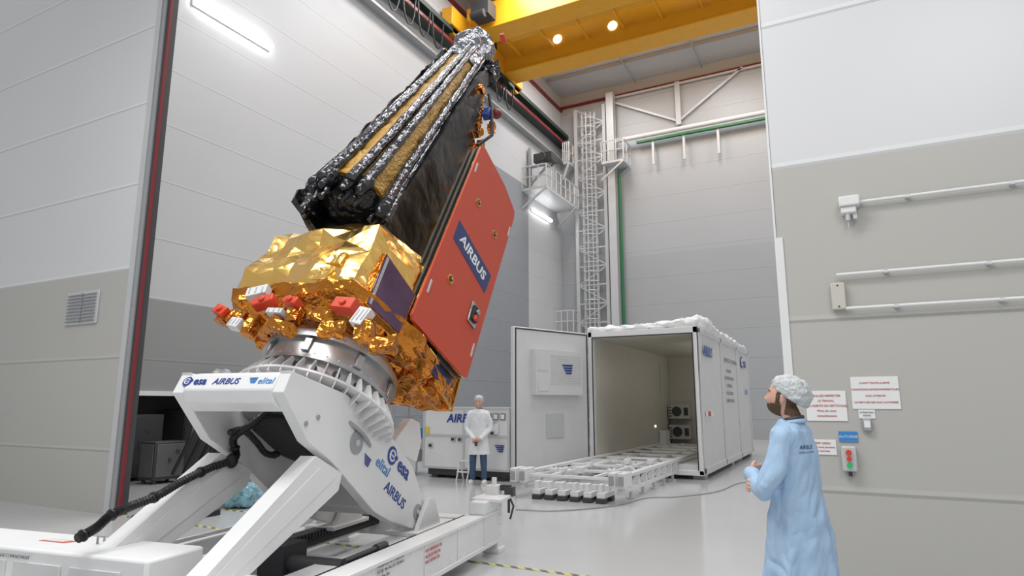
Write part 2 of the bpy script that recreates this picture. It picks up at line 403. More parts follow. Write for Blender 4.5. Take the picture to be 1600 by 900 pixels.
mb = MB(); mb.bx(0, 1.3, -.1, .1, -.05, .05); mb.bx(.1, .2, -.1, .1, -1, 1); mb.beam((.2, 0, -.9), (1.2, 0, 0), .1); mb.obj("bracket", pw, (GREY,))
mb = MB(); mb.bx(.5, 1.5, -.35, .35, .05, .5); mb.cyl((1.0, -.5, .25), (1.0, .6, .25), .22, seg=14); mb.obj("motor", pw, (DGREY,), bevel=.02)
# ------------------------------------------------------------------ container
ct = top("transport_container", "large white climate controlled transport container with its end door open", "container", T(-4.25, 18.7, 0))
cw = 1.3; y0 = -4.0; y1 = 3.75
mb = MB()
mb.bx(cw-.12, cw, y0, y1, .15, 3.3, 0); mb.bx(-cw, -cw+.12, y0, y1, .15, 3.3, 0); mb.bx(-cw+.12, cw-.12, y1-.12, y1, .15, 3.3, 0)
mb.bx(-cw, cw, y0, y1, 3.2, 3.3, 0); mb.bx(-cw+.12, cw-.12, y0, y1-.12, .15, .3, 0)
mb.obj("body", ct, (WHITE2,), bevel=.015)
mb = MB(); mb.bx(cw-.135, cw-.121, y0+.05, y1-.13, .3, 3.19); mb.bx(-cw+.121, -cw+.135, y0+.05, y1-.13, .3, 3.19)
mb.bx(-cw+.14, cw-.14, 3.2, y1-.121, .3, 3.19); mb.bx(-cw+.14, cw-.14, y0+.05, y1-.14, 3.18, 3.195)
mb.obj("inner_lining", ct, (CREAM,))
mb = MB(); w = .1
for x in (-cw, cw-w): mb.bx(x, x+w, y0-.06, y0, .1, 3.34)
mb.bx(-cw, cw, y0-.06, y0, 3.2, 3.34); mb.bx(-cw, cw, y0-.06, y0, .1, .2); mb.obj("door_frame", ct, (WHITE,), bevel=.01)
mb = MB()
mb.bx(-cw+.1, -cw+.12, y0-.075, y0-.06, .2, 3.2); mb.bx(cw-.12, cw-.1, y0-.075, y0-.06, .2, 3.2); mb.bx(-cw+.1, cw-.1, y0-.075, y0-.06, 3.18, 3.2)
mb.obj("door_seal", ct, (BLACK,))
mb = MB()
for y in (y0, -1.3, 1.3, y1-.1): mb.bx(cw, cw+.03, y, y+.1, .12, 3.32)
mb.bx(cw, cw+.03, y0, y1, .1, .25); mb.bx(cw, cw+.03, y0, y1, 3.2, 3.34); mb.obj("side_frame", ct, (WHITE2,), bevel=.008)
mb = MB()
for x in (-cw+.15, cw-.15):
    for y in (y0+.3, 0, y1-.3): mb.bx(x-.12, x+.12, y-.2, y+.2, 0, .15)
mb.each("foot", ct, (GREY,))
mb = MB()
mb.rings([((0, -3.3, 3.3), 1.32, .75), ((0, -3.3, 3.38), 1.36, .78), ((0, -3.3, 3.46), 1.30, .72), ((0, -3.3, 3.5), 1.0, .45)], 40)
mb.tube([(-1.3, -3.9, 3.38), (-.6, -3.95, 3.36), (.2, -3.9, 3.40), (.9, -3.92, 3.42), (1.28, -3.6, 3.46), (1.3, -1.5, 3.38), (1.3, 1.0, 3.36), (1.25, 3.5, 3.37)], [.11, .08, .09, .14, .18, .09, .08, .09], 12)
fin(foil(mb.bm(), .12, .04, 4), "rolled_cover", ct, (WHITE,), label="bunched white fabric cover")
for z in (1.15, .50):
    mb = MB(); mb.bx(-1.12, -.45, 2.75, 3.19, z, z+.45, 0); mb.cyl((-.85, 2.75, z+.23), (-.85, 2.735, z+.23), .16, seg=20, mi=1); mb.bx(-.62, -.48, 2.735, 2.75, z+.1, z+.35, 1)
    for k in range(4): mb.bx(-1.1, -1.02, 2.74, 2.75, z+.06+k*.09, z+.10+k*.09, 1)
    mb.obj("climate_unit", ct, (LGREY, DGREY), bevel=.015, label="grey climate unit with round fan grille")
mb = MB(); mb.bx(-1.15, -.95, 1.6, 2.1, .3, .80); mb.obj("junction_case", ct, (WHITE,), bevel=.01)
mb = MB(); mb.bx(-1.16, -1.15, 2.0, 2.7, 1.9, 2.9); mb.obj("inner_hatch", ct, (LGREY,), bevel=.004)
for (u, v) in ((1024, 666),):
    p = hit(u, v, 0, -5.41); mb = MB(); disc(mb, (p.x+4.25, p.y-18.7, p.z), (1, 0, 0), .035, .02); mb.obj("bright_glint", ct, (GLINT,))  # glowing disc imitates a reflected bright spot on the inner wall
mb = MB(); mb.bx(cw-.17, cw-.136, -2.0, 2.9, 2.5, 2.58); mb.obj("added_fill_strip", ct, (mat("added_fill_strip", (1, .96, .88), .5, emit=6),), label="narrow glowing strip added on the inner side wall to brighten the interior")  # added light strip, out of view, brightens the container interior
sx = cw+.034
text(ct, "AIRBUS", .34, fr((sx, -3.1, 2.82), (0, 1, 0), (0, 0, 1)), BLUE, .2, .02)
text(ct, "BIOMASS SAT. CONTAINER", .17, fr((sx, .2, 2.78), (0, 1, 0), (0, 0, 1)), GREYT)
for i, s in enumerate(("SER.NO. 001", "GROSS WEIGHT 9600 KG", "TARE 7200 KG", "PAYLOAD 2400 KG", "L 8000 W 2600 H 3300")):
    text(ct, s, .13, fr((sx, -.2, 2.5-i*.2), (0, 1, 0), (0, 0, 1)), GREYT)
esa(ct, fr((sx, 2.3, 2.88), (0, 1, 0), (0, 0, 1)), .36); text(ct, "elital", .3, fr((sx, 2.9, 2.0), (0, 1, 0), (0, 0, 1)), LBLUE, .2)
for i in range(3):
    mb = MB(); mb.bx(sx-.02, sx+.004, -3.6+i*.3, -3.45+i*.3, 1.35, 1.45); mb.obj("warning_label", ct, (REDC if i == 1 else PAPER,))
hx = V((-5.55, 14.62, 0)); ex = V((-6.41, 12.41, 0)); dv = (ex-hx); dl = dv.length
Md = fr((ex.x+4.25, ex.y-18.7, 0), -dv, (0, 0, 1))
def dM(x, y, z=0): return Md @ T(x, y, z)
mb = MB(); mb.bx(0, dl, .2, 3.3, -.12, 0, 0); mb.obj("door", ct, (WHITE2,), bevel=.02, M=Md)
mb = MB()
for a in ((.03, .055, .23, 3.27), (dl-.055, dl-.03, .23, 3.27), (.03, dl-.03, 3.245, 3.27), (.03, dl-.03, .23, .255)): mb.bx(a[0], a[1], a[2], a[3], 0, .012)
mb.obj("door_seal", ct, (BLACK,), M=Md)
mb = MB(); mb.bx(.5, 2.0, 1.82, 2.82, 0, .16, 0)
for i in range(18): mb.bx(.95, 1.95, 2.05+i*.038, 2.06+i*.038, .16, .165, 1)
mb.bx(.55, .85, 1.9, 2.25, .16, .17, 0); mb.bx(.55, .85, 2.35, 2.7, .16, .17, 0)
mb.obj("air_conditioner", ct, (WHITE2, LGREY), bevel=.012, M=Md)
swoosh(ct, dM(1.3, 2.5, .17), .36, BLUE)
mb = MB(); mb.bx(.95, 1.5, .88, 1.4, 0, .02, 0); mb.obj("service_hatch", ct, (LGREY,), bevel=.005, M=Md)
mb = MB()
for z in (.6, 1.7, 2.9): mb.cyl((dl-.02, z-.08, -.02), (dl-.02, z+.08, -.02), .03, seg=8)
mb.each("hinge", ct, (GREY,), M=Md)
# ------------------------------------------------------------------ container trolley
tr = top("rail_trolley", "low white steel roll-out trolley frame extending from the container", "trolley", T(-4.4, 12.9, 0))
mb = MB()
for x in (-.95, .85): mb.bx(x-.05, x+.05, -2.2, 8.4, .38, .44)
for x in (-.45, .35): mb.bx(x-.03, x+.03, -2.0, 8.2, .35, .40)
for i in range(10): mb.bx(-.95, .85, -2.2+i*1.1, -2.14+i*1.1, .35, .40)
for i in range(5): mb.beam((-.95, -2.1+i*1.1, .37), (-.45, -1.1+i*1.1, .37), .035); mb.beam((.85, -2.1+i*1.1, .37), (.35, -1.1+i*1.1, .37), .035)
mb.obj("frame", tr, (WHITE,), bevel=.006)
for x in (-.95, .85):
    mb = MB(); mb.bx(x-.045, x+.045, -2.2, 1.6, .14, .19)
    for i in range(9):
        y = -2.15+i*.47; mb.bx(x-.04, x+.04, y, y+.06, .16, .40)
        if i < 8: mb.beam((x, y+.03, .18), (x, y+.5, .38), .035)
    mb.obj("truss_web", tr, (WHITE,))
for x in (-1.05, -.86, .78, .95):
    mb = MB(); mb.bx(x-.06, x+.06, -2.4, -2.0, .26, .50); mb.bx(x-.04, x+.04, -2.44, -2.4, .30, .46, 1); mb.obj("coupling_head", tr, (WHITE, GREY), bevel=.01)
for i in range(6):
    x = -.60+i*.235
    mb = MB(); mb.bx(x-.06, x+.08, -2.4, -1.9, .08, .17); mb.bx(x-.05, x+.02, -2.36, -2.2, .17, .30); mb.bx(x-.04, x+.06, -2.1, -1.95, .17, .26); mb.obj("guide_block", tr, (WHITE,), bevel=.008)
    mb = MB(); mb.bx(x-.07, x+.09, -2.42, -2.28, 0, .08); mb.bx(x-.07, x+.09, -2.05, -1.9, 0, .08); mb.each("rubber_foot", tr, (DGREY,), bevel=.01)
for i in range(12):
    x = random.uniform(-.8, .7); y = random.uniform(-1.9, 1.4); mb = MB(); mb.bx(x-.06, x+.06, y-.08, y+.08, .39, .40+random.uniform(.04, .1)); mb.cyl((x, y, .3), (x, y, .5), .02, seg=8, mi=1); mb.obj("lashing_fitting", tr, (WHITE, GREY), bevel=.008)
for i in range(5):
    for x in (-.95, .85):
        mb = MB(); y = -1.6+i*.75; mb.cyl((x, y, .02), (x, y, .16), .03, seg=10); mb.cyl((x, y, 0), (x, y, .03), .08, seg=14); mb.obj("support_foot", tr, (LGREY,))
# ------------------------------------------------------------------ transport crate
cb = top("equipment_crate", "white aluminium equipment crate on dark skids behind the standing person", "crate", T(-7.65, 12.95, 0))
mb = MB(); mb.bx(-1.1, 1.1, -.5, .5, .2, 1.55); mb.obj("body", cb, (WHITE,), bevel=.02)
mb = MB()
for z in (.2, .9, 1.5): mb.bx(-1.12, 1.12, -.52, -.5, z, z+.05)
for x in (-1.12, -.05, 1.07): mb.bx(x, x+.05, -.525, -.5, .2, 1.55)
mb.obj("edge_profile", cb, (LGREY,))
mb = MB(); mb.bx(-1.0, 1.0, -.45, -.3, .06, .2); mb.bx(-1.0, 1.0, .3, .45, .06, .2); mb.each("skid", cb, (DGREY,))
mb = MB()
for x in (-.9, 0, .8): mb.bx(x, x+.15, -.45, .45, 0, .07)
mb.each("skid_foot", cb, (DGREY,))
text(cb, "AIRBUS", .26, fr((-.05, -.527, 1.3), (1, 0, 0), (0, 0, 1)), BLUE, .2, .02)
for x, z in ((-.3, .85), (-.12, .85), (.7, 1.2), (.7, 1.0), (-.9, .7)):
    mb = MB(); mb.bx(x-.06, x+.06, -.54, -.525, z-.05, z+.05); mb.bx(x-.04, x+.04, -.545, -.54, z-.03, z+.03, 1); mb.obj("latch", cb, (LGREY, DGREY))
for i in range(3):
    mb = MB(); mb.bx(.55+i*.17, .68+i*.17, -.535, -.525, 1.28, 1.42); mb.bx(.57+i*.17, .66+i*.17, -.538, -.535, 1.3, 1.4, 1); mb.obj("warning_label", cb, (GREYT, PAPER))
mb = MB(); mb.bx(.55, .85, -.535, -.525, .98, 1.2); mb.obj("data_plate", cb, (PAPER,))
swoosh(cb, fr((.75, -.53, .75), (1, 0, 0), (0, 0, 1)), .25, BLUE)
mb = MB(); mb.bx(-1.05, -.95, -.535, -.525, .95, 1.1); mb.obj("warning_label", cb, (YEL,))
# ------------------------------------------------------------------ rig (tilting trolley) + satellite frames
M_rig = RZ(radians(8.5)) @ T(-3.6, 4.85, 0)
TAU = radians(32)
M_tab = T(0, 0, 1.34) @ RX(-TAU)
M_sat = M_rig @ M_tab; M_rt = M_rig @ M_tab
rg = top("tilting_trolley", "white tilting assembly trolley with raised support frame carrying the satellite", "trolley", M_rig)
RT = .47
mb = MB(); mb.bx(.86, 1.0, -2.6, 2.2, .16, RT-.03); mb.bx(.82, 1.02, -2.6, 2.2, RT-.03, RT); mb.bx(.84, 1.02, -2.6, 2.2, .12, .16)
for i in range(7): mb.bx(1.0, 1.01, -2.4+i*.7, -2.37+i*.7, .16, RT-.03)
for i in range(22): mb.cyl((1.0, -2.45+i*.2, RT-.06), (1.008, -2.45+i*.2, RT-.06), .012, seg=8); mb.cyl((1.0, -2.45+i*.2, .2), (1.008, -2.45+i*.2, .2), .012, seg=8)
mb.obj("base_rail", rg, (WHITE,), bevel=.008)
mb = MB(); mb.bx(-1.05, -.9, -2.6, 2.2, .14, RT); mb.bx(-1.07, -.88, -2.6, 2.2, RT-.03, RT); mb.obj("base_rail", rg, (WHITE,), bevel=.01)
mb = MB(); mb.bx(-.9, .86, 1.95, 2.15, .16, .4); mb.bx(-.9, .86, .2, .34, .12, .3); mb.bx(-.9, .86, -1.2, -1.0, .12, .3); mb.each("cross_beam", rg, (WHITE,), bevel=.01)
mb = MB(); mb.bx(-.72, -.58, -2.2, 1.95, .18, .38); mb.bx(.36, .58, -2.2, 1.95, .18, .38); mb.each("inner_beam", rg, (WHITE,), bevel=.01)
for x in (-.5, .64):
    mb = MB()
    for i in range(92): mb.bx(x, x+.15, -2.5+i*.05, -2.465+i*.05, .32, .405)
    mb.bx(x, x+.15, -2.5, 2.0, .28, .34); mb.obj("drive_chain", rg, (BLACK,), kind="stuff")
for x, y in ((.93, 2.26), (-.98, 2.26), (-.98, -2.0)):
    mb = MB(); mb.bx(x-.07, x+.07, y-.06, y+.1, .04, .72); mb.bx(x-.1, x+.1, y-.08, y+.12, 0, .05); mb.cyl((x, y+.02, .7), (x, y+.02, .8), .03, seg=10)
    for k in range(5): mb.cyl((x+.07, y+.02, .2+k*.1), (x+.08, y+.02, .2+k*.1), .015, seg=8)
    mb.obj("leveling_leg", rg, (WHITE,), bevel=.01)
mb = MB(); mb.bx(1.06, 1.16, 2.26, 2.36, .60, .70); mb.bx(1.0, 1.12, 2.28, 2.34, .66, .72); mb.cyl((1.1, 2.3, .42), (1.1, 2.3, .60), .015, seg=8); mb.tube([(1.12, 2.26, .6), (1.17, 2.26, .5), (1.13, 2.26, .36)], .012, 6)
mb.obj("clamp", rg, (DGREY,))
mb = MB(); mb.bx(.84, 1.02, 1.75, 2.2, RT, .60); mb.bx(.8, 1.14, 1.9, 2.4, .58, .62); mb.obj("end_block", rg, (WHITE,), bevel=.01)
for x in (.48, -.44):
    mb = MB(); pl = [(.98, .40), (1.52, .40), (1.36, .68), (1.24, .70), (1.12, .58)]
    mb.prism(pl, x-.14, x-.09, 0); mb.prism(pl, x+.1, x+.15, 0); mb.bx(x-.17, x+.18, .92, 1.58, .38, .42); mb.obj("pivot_bracket", rg, (WHITE,), bevel=.008)
# front control box
mb = MB(); mb.bx(-1.95, .20, -1.70, -1.25, .12, .70); mb.obj("control_box", rg, (WHITE,), bevel=.02)
for x in (-1.7, -1.2, -.7, -.2):
    mb = MB(); mb.bx(x-.22, x+.2, -1.712, -1.70, .2, .62); mb.obj("box_panel", rg, (WHITE2,), bevel=.004)
mb = MB(); mb.prism([(-1.00, -1.50), (-.76, -1.50), (-.72, -1.43), (-.96, -1.43)], .70, .703, 2); mb.prism([(-.97, -1.485), (-.80, -1.485), (-.77, -1.445), (-.94, -1.445)], .703, .705, 2, 1); mb.obj("warning_label", rg, (REDT, WHITE))
text(rg, "STORAGE COMPARTMENT", .030, fr((-.95, -1.717, .65), (1, 0, 0), (0, 0, 1)), GREYT)
mb = MB(); mb.tube([(-.52, -1.45, .70), (-.52, -1.45, .75), (-.46, -1.45, .75), (-.46, -1.45, .70)], .008, 8); mb.obj("lifting_eye", rg, (GREY,))
mb = MB(); mb.bx(.34, .74, -1.75, -1.10, .38, .50); mb.bx(.38, .66, -1.65, -1.25, .50, .55); mb.obj("foot_bracket", rg, (WHITE,), bevel=.012)
# legs
def leg(x, w):
    m = MB(); m.prism([(-.60, 1.24), (-.24, 1.08), (-.28, .95), (-1.34, .50), (-1.66, .52), (-1.64, .61)], x-w/2, x+w/2, 0)
    m.prism([(-.55, 1.15), (-.34, 1.05), (-1.4, .56), (-1.56, .60)], x+w/2, x+w/2+.006, 0)
    m.obj("support_leg", rg, (WHITE,), bevel=.015)
leg(.5, .14); leg(-.39, .14)
# tilt frame: open frame with two side arms
def tp(u, v, x=.563): q = hit(u, v, 0, x, M_rt); return (q.y, q.z)
arm = [tp(455, 579), (-1.06, -.06), (-1.05, -.22), tp(458, 642), tp(482, 690), tp(520, 722), tp(585, 800), tp(610, 815), tp(645, 826), tp(662, 812), tp(664, 785), tp(645, 728), tp(602, 668), tp(542, 616)]
XI = -.46
tfm_mb = MB(); tfm_mb.prism(arm, .46, .56, 0)
tfm = tfm_mb.obj("tilt_frame", rg, (WHITE,), bevel=.018, M=M_tab, label="white side arm of the tilting frame")
mb = MB(); mb.prism(arm, XI, XI+.10, 0); mb.obj("side_arm", tfm, (WHITE,), bevel=.018)
mb = MB(); mb.prism([(-.98, .005), (-1.06, -.06), (-1.06, -.20), (-.99, -.27), (-.86, -.27), (-.84, .005)], XI+.1, .46, 0); mb.obj("front_beam", tfm, (WHITE,), bevel=.012)
mb = MB(); mb.bx(XI+.1, .46, .92, 1.08, -.22, .1); mb.obj("rear_beam", tfm, (WHITE,), bevel=.012)
mb = MB(); mb.prism([(XI+.1, -.84), (XI+.1, -.5), (-.15, -.84)], -.04, .0, 2); mb.prism([(.46, -.84), (.46, -.5), (.25, -.84)], -.04, .0, 2)
mb.each("corner_gusset", tfm, (WHITE,))
mb = MB(); mb.prism([tp(604, 700, .30), tp(618, 680, .30), tp(638, 654, .30), tp(651, 660, .30), tp(654, 690, .30), tp(646, 722, .30)], .24, .34, 0); mb.obj("frame_ear", tfm, (WHITE,), bevel=.01)
for u, v, r in ((557, 692, .095), (652, 800, .075)):
    a, b = tp(u, v); mb = MB(); disc(mb, (.562, a, b), (1, 0, 0), r, .008, 0, 28); disc(mb, (.571, a, b), (1, 0, 0), r*.3, .01, 1); mb.obj("pivot_cap", tfm, (GREY, LGREY))
for u, v in ((497, 652), (478, 662)):
    a, b = tp(u, v); mb = MB(); disc(mb, (.562, a, b), (1, 0, 0), .02, .008, 0, 12); mb.obj("bolt", tfm, (GREY,))
nf = lambda x, z: fr((x, -1.0625, z), (1, 0, 0), (0, 0, 1))
esa(tfm, nf(-.36, -.125), .082); text(tfm, "AIRBUS", .074, nf(.01, -.13), BLUE, .15, .012)
swoosh(tfm, nf(.21, -.10), .08, LBLUE); text(tfm, "elital", .075, nf(.37, -.13), LBLUE, .2)
def sf(u, v): a, b = tp(u, v); return fr((.563, a, b), (0, 1, 0), (0, 0, 1))
swoosh(tfm, sf(570, 708), .13, BLUE); text(tfm, "elital", .14, sf(598, 729), LBLUE, .2, .01)
esa(tfm, sf(613, 712), .17); text(tfm, "AIRBUS", .135, sf(617, 774), BLUE, .2, .015)
for i, s in enumerate(("AIRBUS Part No. M1460/37/30", "ELITAL Part No. ELT 1013/44-1", "Serial No. 001", "Weight 3800 kg")):
    q = hit(590, 886, 0, 1.012, M_rig); text(rg, s, .032, fr((1.0125, q.y, q.z-i*.042), (0, 1, 0), (0, 0, 1)), GREYT, align='LEFT')
for i, s in enumerate(("FOR TRANSPORT USE", "ALL JACKS MUST BE", "FULLY RETRACTED")):
    q = hit(665, 862, 0, 1.012, M_rig); text(rg, s, .034, fr((1.0125, q.y, q.z-i*.046), (0, 1, 0), (0, 0, 1)), REDT, align='LEFT')
mb = MB(); mb.cyl((-.05, -1.1, .45), (-.05, .35, .95), .05, seg=16); mb.obj("actuator", rg, (SILVER,))
mb = MB(); mb.cyl((-.05, -.2, .35), (.6, -.2, .35), .07, seg=16); mb.bx(-.15, .1, -.3, 0, .25, .5); mb.obj("drive_motor", rg, (DGREY,))
mb = MB(); mb.cyl((.76, -.45, .47), (.76, .15, .47), .022, seg=10); mb.cyl((.76, .0, .47), (.76, .15, .47), .035, seg=10); mb.obj("locking_pin", rg, (DGREY,))
def hp(u, v, x): return hit(u, v, 0, x, M_rig)
HX = -.30
mb = MB(); pth = smoothpath([hp(420, 640, .05), hp(395, 662, -.1), hp(365, 685, HX), hp(368, 715, HX), hp(326, 732, HX), hp(285, 752, HX), hp(245, 775, HX), hp(200, 793, HX), hp(172, 806, HX), hp(150, 825, HX), hp(120, 842, HX)], 20)
mb.tube(pth, corr(pth, .029), 10)
for i in range(50, len(pth), 36): mb.tube([pth[i-1], pth[i+1]], .040, 10)
mb.obj("cable_hose", rg, (BLACK,))
mb = MB(); pth = smoothpath([hp(358, 676, -.25), hp(380, 672, -.23), hp(400, 690, -.2), hp(415, 708, -.15), hp(432, 712, -.1)], 14); mb.tube(pth, corr(pth, .026), 10)
mb.ell(hp(430, 710, -.12), (.04, .05, .03), 0, 10); mb.ell(hp(362, 720, HX), (.05, .05, .06), 0, 10); mb.obj("cable_hose", rg, (BLACK,))
# turntable: flange with radial ribs
mb = MB(); mb.cyl((0, 0, -.02), (0, 0, .22), .54, .54, 56, 2); mb.tube([(0, 0, .235), (0, 0, .255)], .74, 72); mb.cyl((0, 0, -.06), (0, 0, -.021), .42, .42, 48, 1); mb.tube([(0, 0, .02), (0, 0, .05)], .60, 64, 2)
tt = mb.obj("turntable", rg, (WHITE, BLACK, SILVER), M=M_tab)
mb = MB()
for i in range(40):
    M = RZ(2*pi*i/40); vs = []
    for y in (-.005, .005):
        for x, z in ((.54, .10), (.59, .10), (.735, .20), (.735, .235), (.54, .235)): vs.append(M @ V((x, y, z)))
    mb.add(vs, [(0, 1, 2, 3, 4), (9, 8, 7, 6, 5)]+[(k, (k+1) % 5, 5+(k+1) % 5, 5+k) for k in range(5)])
for i in range(40):
    M = RZ(2*pi*i/40); vs = []
    for y in (-.005, .005):
        for x, z in ((.62, .255), (.735, .255), (.735, .275), (.66, .40), (.62, .40)): vs.append(M @ V((x, y, z)))
    mb.add(vs, [(0, 1, 2, 3, 4), (9, 8, 7, 6, 5)]+[(k, (k+1) % 5, 5+(k+1) % 5, 5+k) for k in range(5)])
mb.obj("stiffening_rib", tt, (WHITE,), kind="stuff")
# ------------------------------------------------------------------ satellite
st = top("satellite", "gold foil satellite with black stowed antenna and large red panel", "satellite", M_sat)
mb = MB()
mb.tube([(0, 0, z) for z in (.257, .30, .3001, .42, .4201, .46, .4601, .64, .6401, .71, .7101, .84)], [.63, .63, .59, .59, .64, .64, .605, .59, .64, .64, .58, .58], 72)
adp = mb.obj("adapter_ring", st, (SILVER,))
mb = MB()
for i in range(36):
    a = 2*pi*i/36; mb.cyl((cos(a)*.612, sin(a)*.612, .295), (cos(a)*.612, sin(a)*.612, .325), .012, seg=8); mb.cyl((cos(a+.05)*.622, sin(a+.05)*.622, .455), (cos(a+.05)*.622, sin(a+.05)*.622, .48), .010, seg=8)
mb.obj("bolt_circle", adp, (GREY,), kind="stuff")
mb = MB()
for i in range(20):
    a = 2*pi*(i+.5)/20; n = V((cos(a), sin(a), 0)); disc(mb, n*.588+V((0, 0, .36)), n, .034 if i % 2 else .016, .012)
mb.each("port_hole", adp, (DGREY,))
mb = MB()
for i in range(8):
    a = 2*pi*(i+.3)/8; mb.box((cos(a)*.61, sin(a)*.61, .56), (.03, .07, .13), 0, RZ(a).to_3x3())
mb.each("clamp_block", adp, (SILVER,), bevel=.006)
def ringtext(s, size, r, a0, z):
    o = text(adp, s, size, Matrix.Identity(4), GREYT, align='LEFT')
    for v in o.data.vertices:
        a = a0+v.co.x/r; rr = r+v.co.z; v.co = (cos(a)*rr, sin(a)*rr, z+v.co.y)
ringtext("PUI: 1350KG", .055, .643, radians(-118), .675); ringtext("Lifting Point", .055, .643, radians(-72), .675)
def frust(levels):
    m = MB(); n = len(levels[0][1]); vs = []
    for z, pl in levels:
        for p in pl: vs.append((p[0], p[1], z))
    k = len(levels)
    fs = [(i*n+j, i*n+(j+1) % n, (i+1)*n+(j+1) % n, (i+1)*n+j) for i in range(k-1) for j in range(n)]
    fs += [tuple(range(n)), tuple(range((k-1)*n, k*n))]; m.add(vs, fs); return m
foot = [(-.80, -.62), (-.62, -.86), (.58, -.88), (.86, -.22), (.84, .72), (.5, .9), (-.5, .9), (-.80, .6)]
sc_ = lambda f, pl=foot: [(x*f, y*f) for x, y in pl]
b = frust([(.98, sc_(1.0)), (1.04, sc_(1.02)), (1.72, sc_(.97)), (1.88, sc_(.84))]).bm(); foil(b, .24, .034, 2.1, 6, 1.0)
fin(b, "upper_body", st, (GOLD,), smooth=False, label="bright gold foil covered upper box")
b = frust([(.78, sc_(.68)), (.81, sc_(.80)), (.88, sc_(1.02)), (.98, sc_(1.06)), (1.03, sc_(1.0))]).bm(); foil(b, .12, .03, 4, 6, .8)
fin(b, "lower_body", st, (GOLD2,), smooth=False, label="crumpled copper foil covered lower box")
for (u, v, w, h, d) in ((372, 498, .2, .12, .1), (395, 510, .1, .2, .1), (500, 492, .16, .1, .06), (440, 512, .26, .1, .1), (520, 515, .2, .12, .08), (600, 540, .2, .1, .1), (350, 500, .1, .08, .1), (460, 495, .12, .14, .08), (570, 520, .14, .16, .1)):
    p = hit(u, v, 1, -.92, M_sat); mb = MB(); mb.box(p, (w, d, h), 0, Matrix.Rotation(random.uniform(-.5, .5), 3, 'Y'))
    b = mb.bm(); foil(b, .08, .015, 6, 4); fin(b, "foil_bracket", st, (GOLD2,), smooth=False)
for (u, v) in ((505, 430), (528, 405)):
    p = hit(u, v, 1, -.90, M_sat); mb = MB(); mb.box(p, (.16, .05, .14), 0, Matrix.Rotation(.2, 3, 'Y')); b = mb.bm(); foil(b, .07, .012, 6, 3); fin(b, "foil_bracket", st, (GOLD,), smooth=False)
mb = MB()
for k in range(16):
    a = 2*pi*k/16; mb.box((cos(a)*.68, sin(a)*.70, .84), (.2, .14, .07), 0, Matrix.Rotation(a, 3, 'Z'))
b = mb.bm(); foil(b, .06, .012, 6, 4); fin(b, "foil_fringe", st, (GOLD2,), smooth=False, kind="stuff")
mb = MB(); mb.bx(.45, .80, .5, .92, .84, .98); b = mb.bm(); foil(b, .09, .02, 6, 5)
fin(b, "foil_skirt", st, (GOLD2,), smooth=False)
mb = MB(); mb.bx(.80, .83, .44, .98, .86, 1.34, 0)
for (a0_, a1_, b0_, b1_) in ((.44, .98, .86, .89), (.44, .98, 1.31, 1.34), (.44, .47, .86, 1.34), (.95, .98, .86, 1.34)): mb.bx(.83, .845, a0_, a1_, b0_, b1_, 1)
mb.obj("edge_plate", st, (GOLD2, GOLD))
for (u, v, w, h, d, t) in ((349, 489, .14, .09, .12, .4), (414, 473, .2, .08, .1, -.3), (457, 473, .15, .07, .1, .2), (541, 479, .2, .11, .12, .15)):
    p = hit(u, v, 1, -.96, M_sat); mb = MB(); mb.box(p, (w, d, h), 0, Matrix.Rotation(t, 3, 'Y')); mb.cyl(p+V((0, -d/2-.02, 0)), p+V((0, -d/2, 0)), .03, seg=12)
    mb.obj("red_protective_cover", st, (REDC,), bevel=.012)
for (u, v, w, h, t) in ((404, 458, .2, .1, -.2), (566, 497, .12, .16, .3), (432, 489, .16, .05, .1), (370, 507, .12, .09, .2)):
    p = hit(u, v, 1, -.95, M_sat); mb = MB(); mb.box(p, (w, .08, h), 0, Matrix.Rotation(t, 3, 'Y'))
    for k in range(3): mb.box(p+V((-w/2+w*(k+.5)/3, -.042, 0)), (w/16, .006, h*.7), 1, Matrix.Rotation(t, 3, 'Y'))
    mb.obj("sensor_head", st, (WHITE2, GREY), bevel=.006)
# radiator on the side face beside the near edge
sdir = V((.28, .66, 0)).normalized(); sn = V((sdir.y, -sdir.x, 0))
mr = fr(V((.58, -.88, 0))+sn*.035, sdir, V((0, 0, 1))); Mrw = M_sat @ mr
qd = [hit(u, v, 2, 0, Mrw) for u, v in ((603, 394), (650, 462), (624, 524), (571, 474))]; qd = [(q.x, q.y) for q in qd]
cx = sum(q[0] for q in qd)/4; cy = sum(q[1] for q in qd)/4
mb = MB(); mb.prism(qd, -.08, 0, 2, 0); mb.prism([(cx+(x-cx)*.95, cy+(y-cy)*.96) for x, y in qd], 0, .006, 2, 1)
rad = mb.obj("radiator_panel", st, (GOLD2, OSR), M=mr, bevel=.004)
mb = MB(); pa = [(cx+(x-cx)*.88, cy+(y-cy)*.9) for x, y in qd]; L_ = lambda p, q, t: (p[0]+(q[0]-p[0])*t, p[1]+(q[1]-p[1])*t)
mb.prism([pa[0], L_(pa[0], pa[1], .07), L_(pa[3], pa[2], .07), pa[3]], .006, .008, 2); mb.obj("reflection_strip", rad, (GREY,))  # pale strip imitates a reflection along the radiator edge
mb = MB(); mb.bx(.85, .89, -.10, .12, .85, 1.5, 0); mb.bx(.89, .895, -.08, .10, .88, 1.47, 1); mb.obj("radiator_panel", st, (GOLD2, OSR), bevel=.004)
mb = MB(); mb.bx(.82, .87, .0, .72, .9, 1.1); mb.obj("side_box", st, (NAVY,), bevel=.01)
